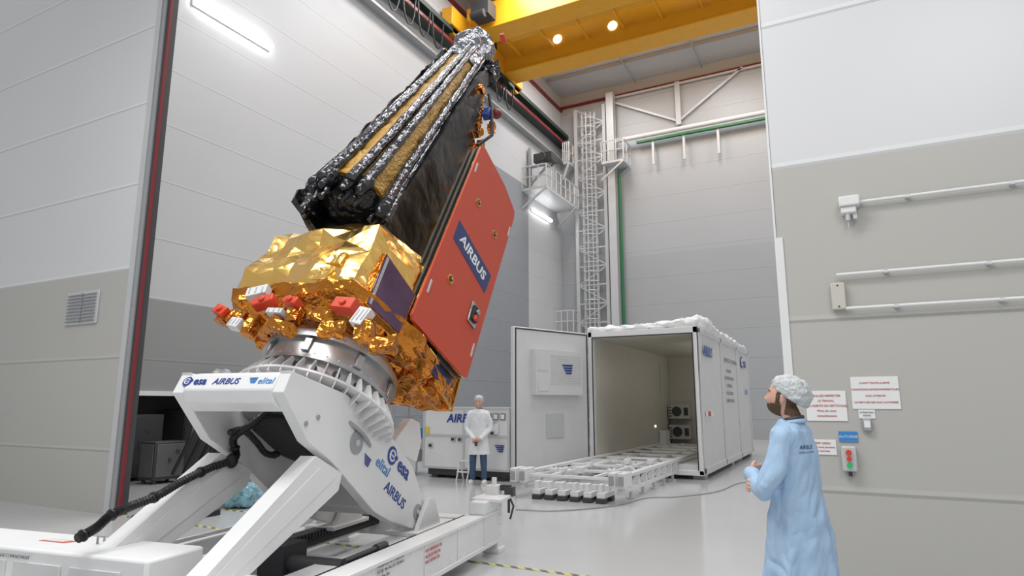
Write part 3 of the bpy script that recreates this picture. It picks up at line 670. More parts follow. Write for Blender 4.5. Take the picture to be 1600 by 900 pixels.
# red panel with folded stack
L0 = V((.90, -.30, 1.10)); T0 = V((.90, -.09, 3.90)); B0 = V((1.05, .745, 1.10))
Mp = fr(L0, B0-L0, T0-L0); MpW = M_sat @ Mp
def pp(u, v): q = hit(u, v, 2, 0, MpW); return (q.x, q.y)
outl = [pp(*q) for q in ((645, 490), (752, 229), (757, 229), (789, 290), (804, 330), (803, 342), (730, 590), (722, 586), (646, 500))]
for k, off in enumerate((0, -.075, -.15)):
    mb = MB(); mb.prism(outl, off-.022, off, 2, 0); mb.prism(outl, off-.034, off-.023, 2, 1)
    mb.obj("solar_array_panel", st, (RED if k == 0 else DGREY, GOLD), M=Mp, label="large red protective cover panel" if k == 0 else "dark folded panel with gold edge")
bq = [pp(*q) for q in ((718, 344), (767, 431), (757, 458), (708, 372))]; bcx = sum(q[0] for q in bq)/4; bcy = sum(q[1] for q in bq)/4
mb = MB(); mb.prism(bq, 0, .004, 2); mb.obj("blue_band", st, (NAVY,), M=Mp)
ang = math.atan2(bq[1][1]-bq[0][1], bq[1][0]-bq[0][0])
text(st, "AIRBUS", .185, Mp @ T(bcx, bcy, .006) @ RZ(ang), WHITE, .12, .02)
for u, v in ((747, 317), (772, 366), (703, 436)):
    p = V(pp(u, v)+(0,)); mb = MB(); mb.cyl((p.x, p.y, 0), (p.x, p.y, .012), .05, seg=20, mi=0); mb.cyl((p.x, p.y, .012), (p.x, p.y, .016), .035, seg=16, mi=1); mb.cyl((p.x, p.y, .016), (p.x, p.y, .03), .014, seg=10, mi=0)
    mb.obj("hold_down_point", st, (GOLD, DGREY), M=Mp)
p = V(pp(738, 492)+(0,)); mb = MB(); mb.bx(p.x-.08, p.x+.08, p.y-.13, p.y+.13, 0, .025, 0); mb.bx(p.x-.05, p.x+.05, p.y-.09, p.y+.09, .025, .05, 1); mb.cyl((p.x, p.y+.02, .05), (p.x, p.y+.02, .08), .03, seg=12, mi=0); mb.bx(p.x-.04, p.x+.0, p.y-.1, p.y-.04, .05, .08, 2)
mb.obj("drive_mechanism", st, (SILVER, BLACK, REDC), M=Mp, bevel=.006)
for u, v in ((795, 362), (738, 547), (671, 447), (744, 262)):
    p = V(pp(u, v)+(0,)); mb = MB(); mb.bx(p.x-.012, p.x+.012, p.y-.08, p.y+.08, 0, .006, 0); mb.bx(p.x-.006, p.x+.006, p.y-.07, p.y+.07, .006, .015, 1); mb.obj("panel_handle", st, (WHITE2, GREY), M=Mp)
# black support structure
mb = MB(); mb.prism([(-.66, 1.85), (.15, 1.80), (.36, 2.6), (.42, 4.2), (.20, 5.5), (.04, 6.0), (-.22, 4.6)], -.40, .42, 0)
b = mb.bm(); foil(b, .45, .015, 1.4, 5, .4); fin(b, "support_structure", st, (BFILM,), smooth=False, label="smooth black film covered wedge support structure")
for i in range(16):
    t = i/15; n = 1.95+t*3.6
    m_ = (.26+.2*t if t < .5 else .44-.5*(t-.5)); mb = MB(); mb.box((.42+random.uniform(-.05, .05), m_+.04+random.uniform(-.03, .03), n), (.08+random.random()*.08, .09, .24), 0, Matrix.Rotation(random.uniform(-.5, .5), 3, 'X'))
    b = mb.bm(); foil(b, .06, .018, 6, 4); fin(b, "edge_foil", st, (GOLD2,), smooth=False, label="crumpled amber foil along the structure edge")
for i in range(9):
    n = 1.9+i*.24; mb = MB(); mb.box((.62, .10+i*.02, n), (.2, .05, .04), 0)
    mb.cyl((.5, .05+i*.02, n), (.74, .05+i*.02, n+.03), .016, seg=8); mb.obj("hinge_bracket", st, (SILVER,))
mb = MB(); mb.tube([(.5, .35, 4.6), (.62, .42, 4.9), (.56, .34, 5.3), (.5, .2, 5.6)], .025, 8); mb.obj("harness", st, (BLACK,))
p = hit(761, 178, 0, .50, M_sat); mb = MB(); mb.box(p, (.10, .11, .17)); mb.obj("blue_sensor_cover", st, (BLUE,), bevel=.01)
p = hit(776, 178, 0, .50, M_sat); mb = MB(); mb.ell(p, (.08, .075, .075)); mb.obj("red_protective_cover", st, (DRED,))
p = hit(786, 60, 0, .3, M_sat); mb = MB(); mb.box(p, (.08, .16, .06)); mb.obj("red_protective_cover", st, (REDC,), bevel=.01)
for (u, v, s1) in ((768, 199, .16), (750, 140, .12), (750, 228, .16)):
    p = hit(u, v, 0, .48, M_sat); mb = MB(); mb.box(p, (.10, .10, s1), 0); b = mb.bm(); foil(b, .06, .015, 6, 4); fin(b, "foil_bracket", st, (GOLD2,), smooth=False)
# stowed reflector bundle
A0 = V((0, -.72, 2.30)); A1 = V((0, .10, 6.75)); ax = (A1-A0); AL = ax.length
Mb = Matrix(((1, 0, 0, A0.x), (0, ax.z/AL, ax.y/AL, A0.y), (0, -ax.y/AL, ax.z/AL, A0.z), (0, 0, 0, 1)))
mb = MB(); n = 40
mb.tube([(0, 0, AL*i/n) for i in range(n+1)], [.345-.14*i/n for i in range(n+1)], 40)
b = mb.bm()
for v in b.verts: v.co += V((v.co.x, v.co.y, 0))*.10*noise.noise(v.co*6)
bun = fin(b, "stowed_reflector", st, (MESHG,), M=Mb, label="rolled dull golden mesh antenna reflector")
NG = 6
def rodmesh(seed):
    m = MB(); n = 80; pts = []; rr = []
    for i in range(n+1):
        t = i/n; z = -.22+t*(AL+.20); R0 = .385-.155*t+.03*max(0, .15-t)/.15
        pts.append((R0+noise.noise(V((seed, z*2, 0)))*.006, noise.noise(V((z*2, seed, 4)))*.008, z)); rr.append((.056-.016*t)*(1+.12*noise.noise(V((seed*3, 1, z*5)))))
    m.tube(pts, rr, 14); b = m.bm()
    for v in b.verts: v.co += noise.noise_vector(v.co*9)*.006
    me = bpy.data.meshes.new("rib_tube"); b.to_mesh(me); b.free(); me.shade_smooth(); me.materials.append(RODM); return me
RM = [rodmesh(1.3), rodmesh(5.1), rodmesh(9.7)]
PH0 = -pi/2+pi/NG+.20
for i in range(NG):
    for j in (-1, 1):
        o = bpy.data.objects.new("rib_tube", RM[(i+j) % 3]); COL.objects.link(o); o.parent = bun
        o.matrix_local = RZ(PH0+2*pi*i/NG+j*.165)
for i in range(NG):
    for j in (-1, 1):
        mb = MB(); a = PH0+2*pi*i/NG+j*.18; rr = .38+random.uniform(-.03, .04); zz = random.uniform(-.06, .03); c = V((cos(a)*rr, sin(a)*rr, -.10+zz)); mb.ell(c, (.070, .070, .20), 0, 10)
        mb.tube([(cos(a)*(rr-.05), sin(a)*(rr-.05), -.25+zz), (cos(a)*(rr-.06), sin(a)*(rr-.06), -.36+zz), (cos(a+.12)*(rr-.05), sin(a+.12)*(rr-.05), -.38+zz), (cos(a+.16)*(rr-.04), sin(a+.16)*(rr-.04), -.28+zz)], .024, 8)
        b = mb.bm(); foil(b, .06, .012, 8, 2); fin(b, "rib_end_cover", bun, (BFOIL,))
mb = MB(); mb.ell((0, 0, -.02), (.30, .30, .2), 0, 14); b = mb.bm(); foil(b, .08, .02, 6, 2); fin(b, "root_cover", bun, (BFOIL,), smooth=False)
mb = MB(); n = 6; vs = []
for i in range(n+1):
    t = i/n; k = 1-.28*t; z = -.25+(AL+.15)*t
    for x, y in ((-.53, -.20), (-.45, -.25), (-.36, .40), (-.48, .38)): vs.append((x*k, y*k, z))
mb.add(vs, [(i*4+j, i*4+(j+1) % 4, (i+1)*4+(j+1) % 4, (i+1)*4+j) for i in range(n) for j in range(4)]+[(0, 1, 2, 3), (n*4, n*4+1, n*4+2, n*4+3)])
b = mb.bm(); foil(b, .16, .028, 4, 7); fin(b, "black_cradle", st, (BFOIL,), smooth=False, M=Mb)
mb = MB(); mb.prism([(-.40, .16), (.40, .16), (.36, .34), (-.36, .34)], -.1, AL-.6, 2)
b = mb.bm(); foil(b, .3, .02, 3, 7); fin(b, "cradle_back", st, (BFILM,), smooth=False, M=Mb)
mb = MB(); mb.rings([((0, 0, AL-.75), .28, .28), ((0, 0, AL-.30), .31, .31), ((0, 0, AL+.22), .34, .32), ((0, 0, AL+.34), .30, .28)], 8)
b = mb.bm(); foil(b, .15, .045, 3.5, 5, .9); fin(b, "top_foil_cap", st, (SFOIL,), smooth=False, M=Mb, label="crumpled dark silver foil cap")
mb = MB(); mb.box((-.42, .1, AL+.0), (.22, .32, .28)); b = mb.bm(); foil(b, .08, .03, 6, 5); fin(b, "top_bracket", st, (BFOIL,), smooth=False, M=Mb)
mb = MB(); mb.box((.28, .30, AL-.2), (.22, .26, .4)); b = mb.bm(); foil(b, .08, .03, 6, 5); fin(b, "top_bracket", st, (BFOIL,), smooth=False, M=Mb)
# ------------------------------------------------------------------ vent, items on the left
v0 = hit(141, 480, 1, YF)
ve = top("wall_vent", "grey louvred ventilation grille on the beige wall", "vent", T(v0.x-.2, YF, v0.z))
mb = MB(); mb.bx(-.45, .45, -.03, 0, -.28, .28, 0); mb.obj("grille_frame", ve, (LGREY,), bevel=.01)
mb = MB()
for i in range(9): mb.box((0, -.04, -.22+i*.055), (.8, .03, .012), 0, Matrix.Rotation(.6, 3, 'X'))
mb.bx(-.01, .01, -.05, -.03, -.25, .25); mb.obj("louvre", ve, (GREY,))
def cabinet(x, y, w, d, h, m, lab, nm="electrical_cabinet", m2=None):
    o = top(nm, lab, "cabinet", T(x, y, 0)); k = MB(); k.bx(-w/2, w/2, -d/2, d/2, .08, h); k.obj("body", o, (m,), bevel=.02)
    k = MB(); k.bx(w/2, w/2+.015, -d/2+.04, d/2-.04, .14, h-.05); k.obj("door", o, (m2 or m,), bevel=.008)
    k = MB(); k.bx(-w/2+.04, w/2-.04, -d/2-.015, -d/2, .14, h-.05); k.obj("side_panel", o, (m2 or m,), bevel=.008)
    k = MB(); k.bx(w/2+.015, w/2+.03, -.05, .0, h*.5, h*.6); k.obj("handle", o, (DGREY,))
    k = MB(); k.cyl((w/2+.015, .15, h*.75), (w/2+.025, .15, h*.75), .05, seg=12); k.obj("gauge", o, (DGREY,))
    k = MB()
    for a in (-1, 1):
        for c in (-1, 1): k.cyl((a*(w/2-.08), c*(d/2-.08), 0), (a*(w/2-.08), c*(d/2-.08), .09), .04, seg=8)
    k.each("foot", o, (DGREY,)); return o
MG = mat("dim_grey_panel", (.12, .12, .12), .5)
cabinet(-14.1, 8.9, .9, 1.0, 1.4, DGREY, "dark grey electrical cabinet in the wall recess")
cabinet(-13.0, 9.0, .5, .7, .85, DGREY, "dark control cabinet with grey door panels on the floor", "control_cabinet", MG)
cabinet(-14.1, 10.6, .9, 1.3, 1.5, DGREY, "dark machine housing in the wall recess", "machine_housing")
cabinet(-13.9, 13.2, .9, 1.4, 1.2, GREY, "grey machine housing in the wall recess", "machine_housing")
cabinet(-12.1, 11.3, .7, 1.0, .9, DGREY, "low dark equipment cart beside the wall recess", "equipment_cart", MG)
bw = top("air_blower", "grey foil wrapped blower on a dark stand beside the wall", "blower", T(-12.9, 10.2, 1.72))
mb = MB(); mb.ell((0, 0, .36), (.32, .40, .34), 0, 14); b = mb.bm(); foil(b, .1, .04, 5, 3); fin(b, "blower_housing", bw, (GREY,), smooth=False)
mb = MB(); mb.cyl((.25, -.15, .36), (.42, -.2, .36), .2, seg=20); mb.obj("intake", bw, (DGREY,))
mb = MB(); mb.bx(-.25, .25, -.3, .3, -.1, .06); mb.cyl((0, 0, -1.72), (0, 0, -.1), .06, seg=10); mb.bx(-.3, .3, -.3, .3, -1.72, -1.66); mb.obj("blower_stand", bw, (DGREY,))
hs = top("air_hose", "black looping air hoses hanging beside dark machinery", "hose", T(-12.3, 9.4, 0))
for i in range(4):
    mb = MB(); mb.tube(smoothpath([(-.2, -.5+i*.25, .2), (.1, -.4+i*.25, .9), (-.1, -.1+i*.25, 1.35), (.15, .1+i*.25, .8), (.2, .0+i*.25, .04)], 8), .035, 8)
    mb.obj("hose_loop", hs, (BLACK,))
for i, (x, y) in enumerate(((-12.6, 12.6), (-11.5, 12.6), (-11.2, 10.2))):
    pt = top("portable_stand", "black portable equipment stand with cross legs", "stand", T(x, y, 0), group="portable stands")
    mb = MB(); mb.cyl((0, 0, .1), (0, 0, 1.4), .04, seg=8)
    for a in (0, 90, 180, 270): mb.beam((0, 0, .35), (cos(radians(a+20))*.45, sin(radians(a+20))*.45, .03), .05)
    mb.obj("stand_frame", pt, (DGREY,))
    mb = MB(); mb.bx(-.2, .2, -.15, .15, 1.2, 1.55); mb.obj("stand_head", pt, (BLACK,), bevel=.02)
p = hit(358, 795, 2, 0.0)
bp_ = top("plastic_sheet_bag", "crumpled pale blue plastic bag lying on the floor", "bag", T(p.x, p.y+.2, 0))
mb = MB(); mb.ell((0, 0, .2), (.3, .3, .2), 0, 12); b = mb.bm(); foil(b, .06, .05, 6, 2)
for v in b.verts: v.co.z = max(v.co.z, .0)
fin(b, "bag_body", bp_, (mat("blue_plastic", (.20, .38, .46), .2),), smooth=False)
p = hit(332, 806, 2, 0.0)
tb = top("tool_tray", "flat black tool tray with red handles on the floor", "tray", T(p.x-.3, p.y-.1, 0))
mb = MB(); mb.bx(-.35, .35, -.2, .2, 0, .08); mb.cyl((-.2, -.05, .08), (.1, .05, .12), .03, seg=8); mb.bx(.1, .28, -.1, .1, .08, .15); mb.obj("tray_body", tb, (BLACK,), bevel=.01)
mb = MB(); mb.bx(-.3, -.22, -.18, -.02, .08, .12); mb.bx(.0, .06, .08, .18, .08, .12); mb.each("tool_handle", tb, (REDC,))
p = hit(265, 806, 2, 0)
ccb = top("floor_cable", "thin dark cable loops lying on the floor", "cable", T(p.x, p.y, 0))
mb = MB(); mb.tube([(cos(t*.35)*(.35+.03*t/9), sin(t*.35)*(.3+.02*t/5), .012) for t in range(50)], .012, 6); mb.obj("cable_loop", ccb, (BLACK,))
pts = [hit(u, v, 2, .012) for u, v in ((806, 796), (870, 798), (960, 790), (1010, 778), (1060, 776), (1120, 768), (1150, 756), (1172, 752))]
c2 = top("floor_cable", "thin grey cable trailing across the floor toward the container", "cable", T(pts[0].x, pts[0].y, 0))
mb = MB(); mb.tube([q-V((pts[0].x, pts[0].y, 0)) for q in smoothpath(pts, 6)], .010, 6); mb.obj("cable_run", c2, (GREY,))
rk = top("wire_rack", "steel wire rack with coloured bins beside the equipment crate", "rack", T(-9.4, 12.9, 0))
mb = MB()
for x in (-.35, .35):
    for y in (-.3, .3): mb.cyl((x, y, 0), (x, y, 1.75), .02, seg=6)
for z in (.3, .8, 1.3, 1.7): mb.bx(-.36, .36, -.31, .31, z, z+.02)
for i in range(9): mb.cyl((-.35+i*.0875, -.3, .3), (-.35+i*.0875, -.3, 1.7), .006, seg=4)
mb.obj("rack_frame", rk, (GREY,))
mb = MB()
for i in range(3): mb.bx(-.28+i*.2, -.12+i*.2, -.2, .2, .32, .55, i % 3); mb.bx(-.28+i*.2, -.12+i*.2, -.2, .2, .82, 1.05, (i+1) % 3)
mb.each("storage_bin", rk, (LBLUE, ORANGE, GREY))
p = hit(726, 752, 2, 0)
sl = top("step_stool", "small white folding step stool beside the person in white", "stool", T(p.x, p.y+.0, 0))
mb = MB()
for x in (-.13, .13): mb.beam((x, -.13, 0), (x, .0, .42), .025); mb.beam((x, .16, 0), (x, .02, .42), .025)
for z, y in ((.2, -.07), (.42, 0)): mb.bx(-.13, .13, y-.05, y+.05, z-.012, z+.012)
mb.obj("stool_frame", sl, (WHITE,))
# ------------------------------------------------------------------ right wall items
W = YF
def wp(u, v): return hit(u, v, 1, W)
def notice(u0, v0, u1, v1, lines, lab, m=PAPER, ink=REDT, sz=.05):
    a = wp(u0, v0); b = wp(u1, v1); cx = (a.x+b.x)/2; cz = (a.z+b.z)/2; w = abs(b.x-a.x); h = abs(b.z-a.z)
    o = top("paper_notice", lab, "sign", T(cx, W-.004, cz)); k = MB(); k.bx(-w/2, w/2, -.004, .003, -h/2, h/2); k.obj("sheet", o, (m,))
    n = len(lines)
    for i, s in enumerate(lines): text(o, s, sz, fr((0, -.006, h*.5-(i+1)*h/(n+1)), (1, 0, 0), (0, 0, 1)), ink)
    return o
notice(1258, 611, 1325, 658, ["VEUILLEZ RESPECTER", "LE TRAVAIL", "DES AGENTS DE NETTOYAGE", "Merci de votre", "compréhension"], "white paper notice with red lettering taped to the wall", sz=.024)
notice(1328, 589, 1408, 639, ["AVANT TOUTE ALARME", "CONDITIONS ENVIRONNEMENTALES", "NON ATTEINTE", "OUVERTURE DES NON AUTORISEE"], "large white paper notice with small lettering taped to the wall", ink=REDT, sz=.020)
notice(1341, 640, 1368, 654, ["ATTENTION", "PORTE"], "small white paper label on the wall", ink=GREYT, sz=.018)
notice(1262, 686, 1308, 711, ["ARRET AERIEN", "Accès à toute personne", "non autorisée"], "small white paper notice about restricted access on the wall", sz=.02)
notice(1310, 674, 1341, 691, ["AUTORISE"], "blue adhesive label above the control box", m=LBLUE, ink=PAPER, sz=.03)
p = wp(1355, 664); o = top("card_reader", "small grey card reader mounted on the wall", "card reader", T(p.x, W, p.z)); mb = MB(); mb.bx(-.035, .035, -.04, 0, -.05, .05); mb.obj("reader_body", o, (GREY,), bevel=.01)
mb = MB(); mb.bx(-.022, .022, -.044, -.04, -.02, .035); mb.obj("reader_screen", o, (PAPER,))
p = wp(1327, 716); o = top("push_button_box", "grey door control box with red and green push buttons", "control box", T(p.x, W, p.z)); mb = MB(); mb.bx(-.055, .055, -.07, 0, -.1, .1); mb.obj("box_body", o, (LGREY,), bevel=.012)
for z, m, r in ((.05, REDC, .022), (0, REDC, .018), (-.05, BUTG, .02)):
    mb = MB(); mb.cyl((0.0, -.07, z), (0, -.095, z), r, seg=18); mb.obj("push_button", o, (m,))
mb = MB(); mb.cyl((0, -.035, -.1), (0, -.035, -.14), .015, seg=10); mb.obj("cable_gland", o, (DGREY,))
def bar(u0, v0, lab, L=1.6):
    a = wp(u0, v0); o = top("wall_pipe", lab, "pipe", T(a.x, W, a.z), group="white wall pipes"); k = MB(); k.cyl((0, -.045, 0), (L, -.045, 0), .014, seg=12)
    k.obj("pipe_run", o, (WHITE,))
    k = MB()
    for i in range(2): k.bx(.35+i*.7, .38+i*.7, -.058, 0, -.016, .016)
    k.each("pipe_clip", o, (LGREY,)); return o
for q in ((1340, 318), (1307, 431), (1322, 483)): bar(q[0], q[1], "white horizontal pipe running along the wall panel")
p = wp(1327, 323); o = top("wall_sensor", "white wall mounted sensor unit with hanging bracket", "sensor", T(p.x, W, p.z)); mb = MB(); mb.bx(-.08, .08, -.12, 0, -.02, .07); mb.bx(-.07, .05, -.1, 0, -.08, -.02); mb.obj("sensor_body", o, (WHITE,), bevel=.012)
mb = MB(); mb.cyl((-.02, -.07, -.08), (-.02, -.07, -.14), .02, seg=12); mb.bx(.02, .05, -.08, -.03, -.13, -.08); mb.cyl((-.02, -.07, -.14), (-.02, -.07, -.2), .006, seg=6); mb.obj("sensor_plug", o, (LGREY,))
p = wp(1310, 464); o = top("junction_box", "beige rectangular junction box on the wall", "box", T(p.x, W, p.z)); mb = MB(); mb.bx(-.055, .055, -.06, 0, -.115, .115); mb.obj("box_body", o, (CREAM,), bevel=.01)
mb = MB(); mb.cyl((0, -.062, .09), (0, -.058, .09), .008, seg=8); mb.cyl((0, -.062, -.09), (0, -.058, -.09), .008, seg=8); mb.each("screw", o, (DGREY,))
# ------------------------------------------------------------------ people
SKIN = mat("skin", (.66, .39, .29), .5, var=.08, vs=12)
BEARD = mat("brown_hair", (.11, .06, .032), .7, bump=.6, bs=90, var=.3, vs=40)
BCOAT = mat("pale_blue_cloth", (.38, .54, .73), .75, bump=.5, bs=6, var=.06, crinkle=True, dist=.025, det=2, stretch=(1, 1, .5))
WCOAT = mat("white_cloth", (.80, .81, .83), .75, bump=.3, bs=6, var=.03, crinkle=True, det=1, stretch=(1, 1, .4))
CAPM = mat("hair_net_fabric", (.58, .61, .62), .6, bump=.6, bs=22, var=.3, vs=26, crinkle=True)
JEANS = mat("blue_denim", (.06, .10, .18), .8, var=.2)
SHOEW = mat("white_shoe", (.75, .75, .75), .5); EYE = mat("eye_white", (.7, .7, .7), .2)
def remesh(b, name, vox, parent, mats, sm=3, post=None, M=None):
    me = bpy.data.meshes.new("tmp"); b.to_mesh(me); b.free(); o = bpy.data.objects.new("tmp", me); COL.objects.link(o)
    r = o.modifiers.new("r", 'REMESH'); r.mode = 'VOXEL'; r.voxel_size = vox
    s = o.modifiers.new("s", 'SMOOTH'); s.iterations = sm; s.factor = .5
    dg = bpy.context.evaluated_depsgraph_get(); m2 = bpy.data.meshes.new_from_object(o.evaluated_get(dg)); bpy.data.objects.remove(o)
    b = bmesh.new(); b.from_mesh(m2); b.normal_update()
    if post: post(b)
    me = bpy.data.meshes.new(name); b.to_mesh(me); b.free(); me.shade_smooth(); me.materials.clear()
    for m in mats: me.materials.append(m)
    ob = bpy.data.objects.new(name, me); COL.objects.link(ob); ob.parent = parent
    if M is not None: ob.matrix_local = M
    return ob
def limb(mb, pts, rad, n=6, seg=14):
    P = smoothpath(pts, n); m = len(pts)-1; rr = []
    for i in range(len(P)):
        t = i/n; a = min(int(t), m-1); f = t-a; f = f*f*(3-2*f); rr.append(rad[a]*(1-f)+rad[a+1]*f)
    mb.tube(P, rr, seg); mb.ell(P[0], (rr[0],)*3, 0, 8); mb.ell(P[-1], (rr[-1],)*3, 0, 8)
def head(mb, M):
    n = 44; m = 72; vs = []; fs = []
    g = lambda x, s: math.exp(-(x/s)**2)
    for i in range(n+1):
        for k in range(m):
            a = pi*i/n; t = 2*pi*k/m; x, y, z = sin(a)*cos(t), sin(a)*sin(t), cos(a)
            X = x*.076; Y = y*.096; Z = z*.118
            if z < 0:
                X *= 1-.25*(-z)**1.6
                if y > 0: Y *= 1-.45*(-z)
            if y < 0:
                # flatten the face plane so jaw and brow stand forward, not a snout
                q = max(0, 1-abs(z)**2.4)**.5; base = -.088*(max(0, -y)/max(.2, sin(a)))**.8*min(1, q*1.15)
                Y = Y*.35+base*.65
                fcr = min(1, max(0, -y)*1.3)
                up = max(0, min(1, (.025-Z)/.055)); dn = 1 if Z > -.030 else g(Z+.030, .009)
                Y -= .024*g(X, .0115)*up*dn*fcr
                Y -= .006*g(X, .020)*g(Z+.032, .010)*fcr
                Y += .009*(g(X-.031, .015)+g(X+.031, .015))*g(Z-.008, .012)*fcr
                Y -= .004*g(X, .05)*g(Z-.030, .011)*fcr
                Y -= .004*g(X, .022)*(g(Z+.057, .006)+g(Z+.069, .006))*fcr
                Y -= .010*g(X, .030)*g(Z+.098, .018)*fcr
                Y -= .003*(g(X-.045, .018)+g(X+.045, .018))*g(Z+.02, .02)*fcr
            vs.append((X, Y, Z))
    for i in range(n):
        for k in range(m): fs.append((i*m+k, i*m+(k+1) % m, (i+1)*m+(k+1) % m, (i+1)*m+k))
    mb.add(vs, fs, 0, M)
    for sx in (-1, 1):
        mb.ell(M @ V((sx*.079, .012, -.005)), (.010, .019, .032), 0, 8, M.to_3x3() @ Matrix.Rotation(sx*.3, 3, 'Z'))
def hand(mb, M, curl, side):
    mb.ell(M @ V((0, .045, 0)), (.040, .055, .016), 0, 10, M.to_3x3())
    for i, (x, L) in enumerate(((.031, .070), (.010, .080), (-.011, .074), (-.031, .058))):
        p = V((x*side, .082, 0)); a = 0; pts = [p-V((0, .03, 0)), p]
        for s_, cu in ((.45, curl*.7), (.32, curl), (.23, curl*.8)):
            a += cu; p = p+V((0, cos(a), sin(a)))*L*s_; pts.append(p)
        mb.tube([M @ q for q in pts], [.010, .0095, .009, .0082, .007], 10); mb.ell(M @ pts[-1], (.007,)*3, 0, 6)
    pts = [V((.02*side, .015, .004)), V((.045*side, .04, .012)), V((.052*side, .065, .022)), V((.045*side, .088, .032))]
    mb.tube([M @ q for q in pts], [.014, .012, .010, .008], 10); mb.ell(M @ pts[-1], (.008,)*3, 0, 6)
def person(lab, M, arms, hands, coatrings, coatm, headM, vox, shoulder, beard, sleeve_r, folds, legdx=.10, foldamp=.012):
    root = top("person", lab, "person", M)
    mb = MB()
    for sx in (-1, 1):
        limb(mb, [(sx*.085, .0, .93), (sx*legdx, -.01, .52), (sx*(legdx+.01), .02, .09)], [.088, .056, .042])
        limb(mb, [(sx*(legdx+.01), .03, .06), (sx*(legdx+.03), -.10, .04), (sx*(legdx+.04), -.17, .03)], [.042, .038, .028])
    mb.rings([((0, .0, .86), .13, .10), ((0, 0, .95), .155, .11), ((0, 0, 1.08), .14, .10), ((0, -.005, 1.25), .155, .10), ((0, 0, 1.38), .165, .095), ((0, .005, 1.45), .12, .07), ((0, .01, 1.51), .06, .058)], 24)
    limb(mb, [(0, .015, 1.44), (0, .01, 1.55), tuple(headM @ V((0, .02, -.05)))], [.06, .056, .055])
    for sx, (e, w) in zip((-1, 1), arms):
        limb(mb, [(sx*.155, .0, 1.41), tuple(V(e)), w], [.046, .040, .028])
    head(mb, headM)
    for h in hands: hand(mb, *h)
    Hi = headM.inverted()
    body = remesh(mb.bm(), "body", vox, root, (SKIN,), 2)
    b = bmesh.new(); b.from_mesh(body.data); b.normal_update(); kill = []
    for f in b.faces:
        c = Hi @ f.calc_center_median()
        lips = abs(c.x) < .020 and -.072 < c.z < -.054 and c.y < -.07
        inb = c.z < -.044 and c.y < .010 and c.z > -.130 and not lips and abs(c.x) < .09 and (c.z < -.052 or abs(c.x) > .05)
        burn = abs(c.x) > .055 and -.028 < c.y < .0 and -.06 < c.z < .03
        nape = c.y > .035 and -.10 < c.z < .03 and abs(c.x) < .09
        if not ((beard and (inb or burn)) or nape): kill.append(f)
    bmesh.ops.delete(b, geom=kill, context='FACES')
    for v in b.verts: v.co += v.normal*(.003+.003*noise.noise(v.co*120))
    fin(b, "beard_and_hair" if beard else "hair", root, (BEARD,))
    bv = BVHTree.FromPolygons([v.co for v in body.data.vertices], [q.vertices[:] for q in body.data.polygons])
    hd = (headM.to_3x3() @ V((0, 1, 0))).normalized()
    for sx in (-1, 1):
        h_ = bv.ray_cast(headM @ V((sx*.031, -.25, .008)), hd); c = h_[0] if h_[0] is not None else headM @ V((sx*.031, -.08, .008))
        m = MB(); m.ell(c+hd*.008, (.0115,)*3, 0, 8); m.ell(c-hd*.0015, (.005, .004, .005), 1, 6); m.obj("eye", root, (EYE, DGREY))
        pts = []
        for x, z in ((.014, .026), (.032, .031), (.048, .026)):
            h_ = bv.ray_cast(headM @ V((sx*x, -.25, z)), hd); pts.append(h_[0] if h_[0] is not None else headM @ V((sx*x, -.085, z)))
        m = MB(); m.tube(pts, [.003, .004, .003], 6); m.obj("eyebrow", root, (BEARD,))
    mb = MB(); mb.rings(coatrings, 96, 0, folds)
    for sx, (e, w) in zip((-1, 1), arms):
        e = V(e); w = V(w); limb(mb, [(sx*(shoulder-.03), .0, 1.43), (sx*(shoulder+.005), -.01, 1.38), tuple(e), tuple(e+(w-e)*.86)], [sleeve_r*1.15, sleeve_r*1.12, sleeve_r, sleeve_r*.78], 8, 18)
    def post(b):
        for v in b.verts:
            p = v.co; f = .8*noise.noise(V((p.x*8, p.y*8, p.z*1.6)))+.6*(abs(noise.noise(V((p.x*13+p.z*6, p.y*13, p.z*7))))*2-.4)
            v.co += v.normal*foldamp*f
    coat = remesh(mb.bm(), "coat", vox*1.2, root, (coatm,), 2, post)
    return root, body, coat
def capmesh(root, headM, c=(0, .035, .05), r=(.098, .125, .092), tilt=-.35):
    mb = MB(); mb.ell((0, 0, 0), r, 0, 48); b = mb.bm()
    for v in b.verts:
        n_ = v.co.normalized(); v.co += n_*(.018*abs(noise.noise(v.co*18))+.008*abs(noise.noise(v.co*45))-.004)
        if v.co.z < -.04: v.co.z = -.04+(v.co.z+.04)*.2; v.co.x *= .93; v.co.y *= .95
    fin(b, "hair_net", root, (CAPM,), M=headM @ T(*c) @ RX(tilt), label="white disposable bouffant hair net")
nx, ny = -.36, 4.55
Mn = T(nx, ny, 0) @ RZ(radians(-104))
hM = T(0, -.035, 1.668) @ RZ(radians(8)) @ RX(radians(-13))
def foldsN(t, z):
    k = max(0, min(1.2, (1.3-z)/.7)); return 1+.055*k*sin(5*t+1+z*.6)+.04*k*sin(9*t+2-z*.8)+.022*k*sin(15*t+z)
ringsN = [((0, -.0, 1.53), .075, .07), ((0, .0, 1.50), .115, .085), ((0, .0, 1.46), .18, .11), ((0, .0, 1.38), .20, .125), ((0, .005, 1.25), .19, .135), ((0, .01, 1.1), .185, .14), ((0, .01, .95), .20, .165), ((0, .01, .8), .215, .185), ((0, .0, .6), .225, .205), ((0, -.005, .40), .235, .225)]
armsN = [((-.25, -.12, 1.14), (.04, -.25, 1.12)), ((.275, -.08, 1.12), (.0, -.29, 1.19))]
hN = [(fr((.06, -.25, 1.125), (0, .2, 1), (1, .12, .25)), .45, 1), (fr((-.02, -.285, 1.195), (0, .2, 1), (-1, .25, -.1)), .35, 1)]
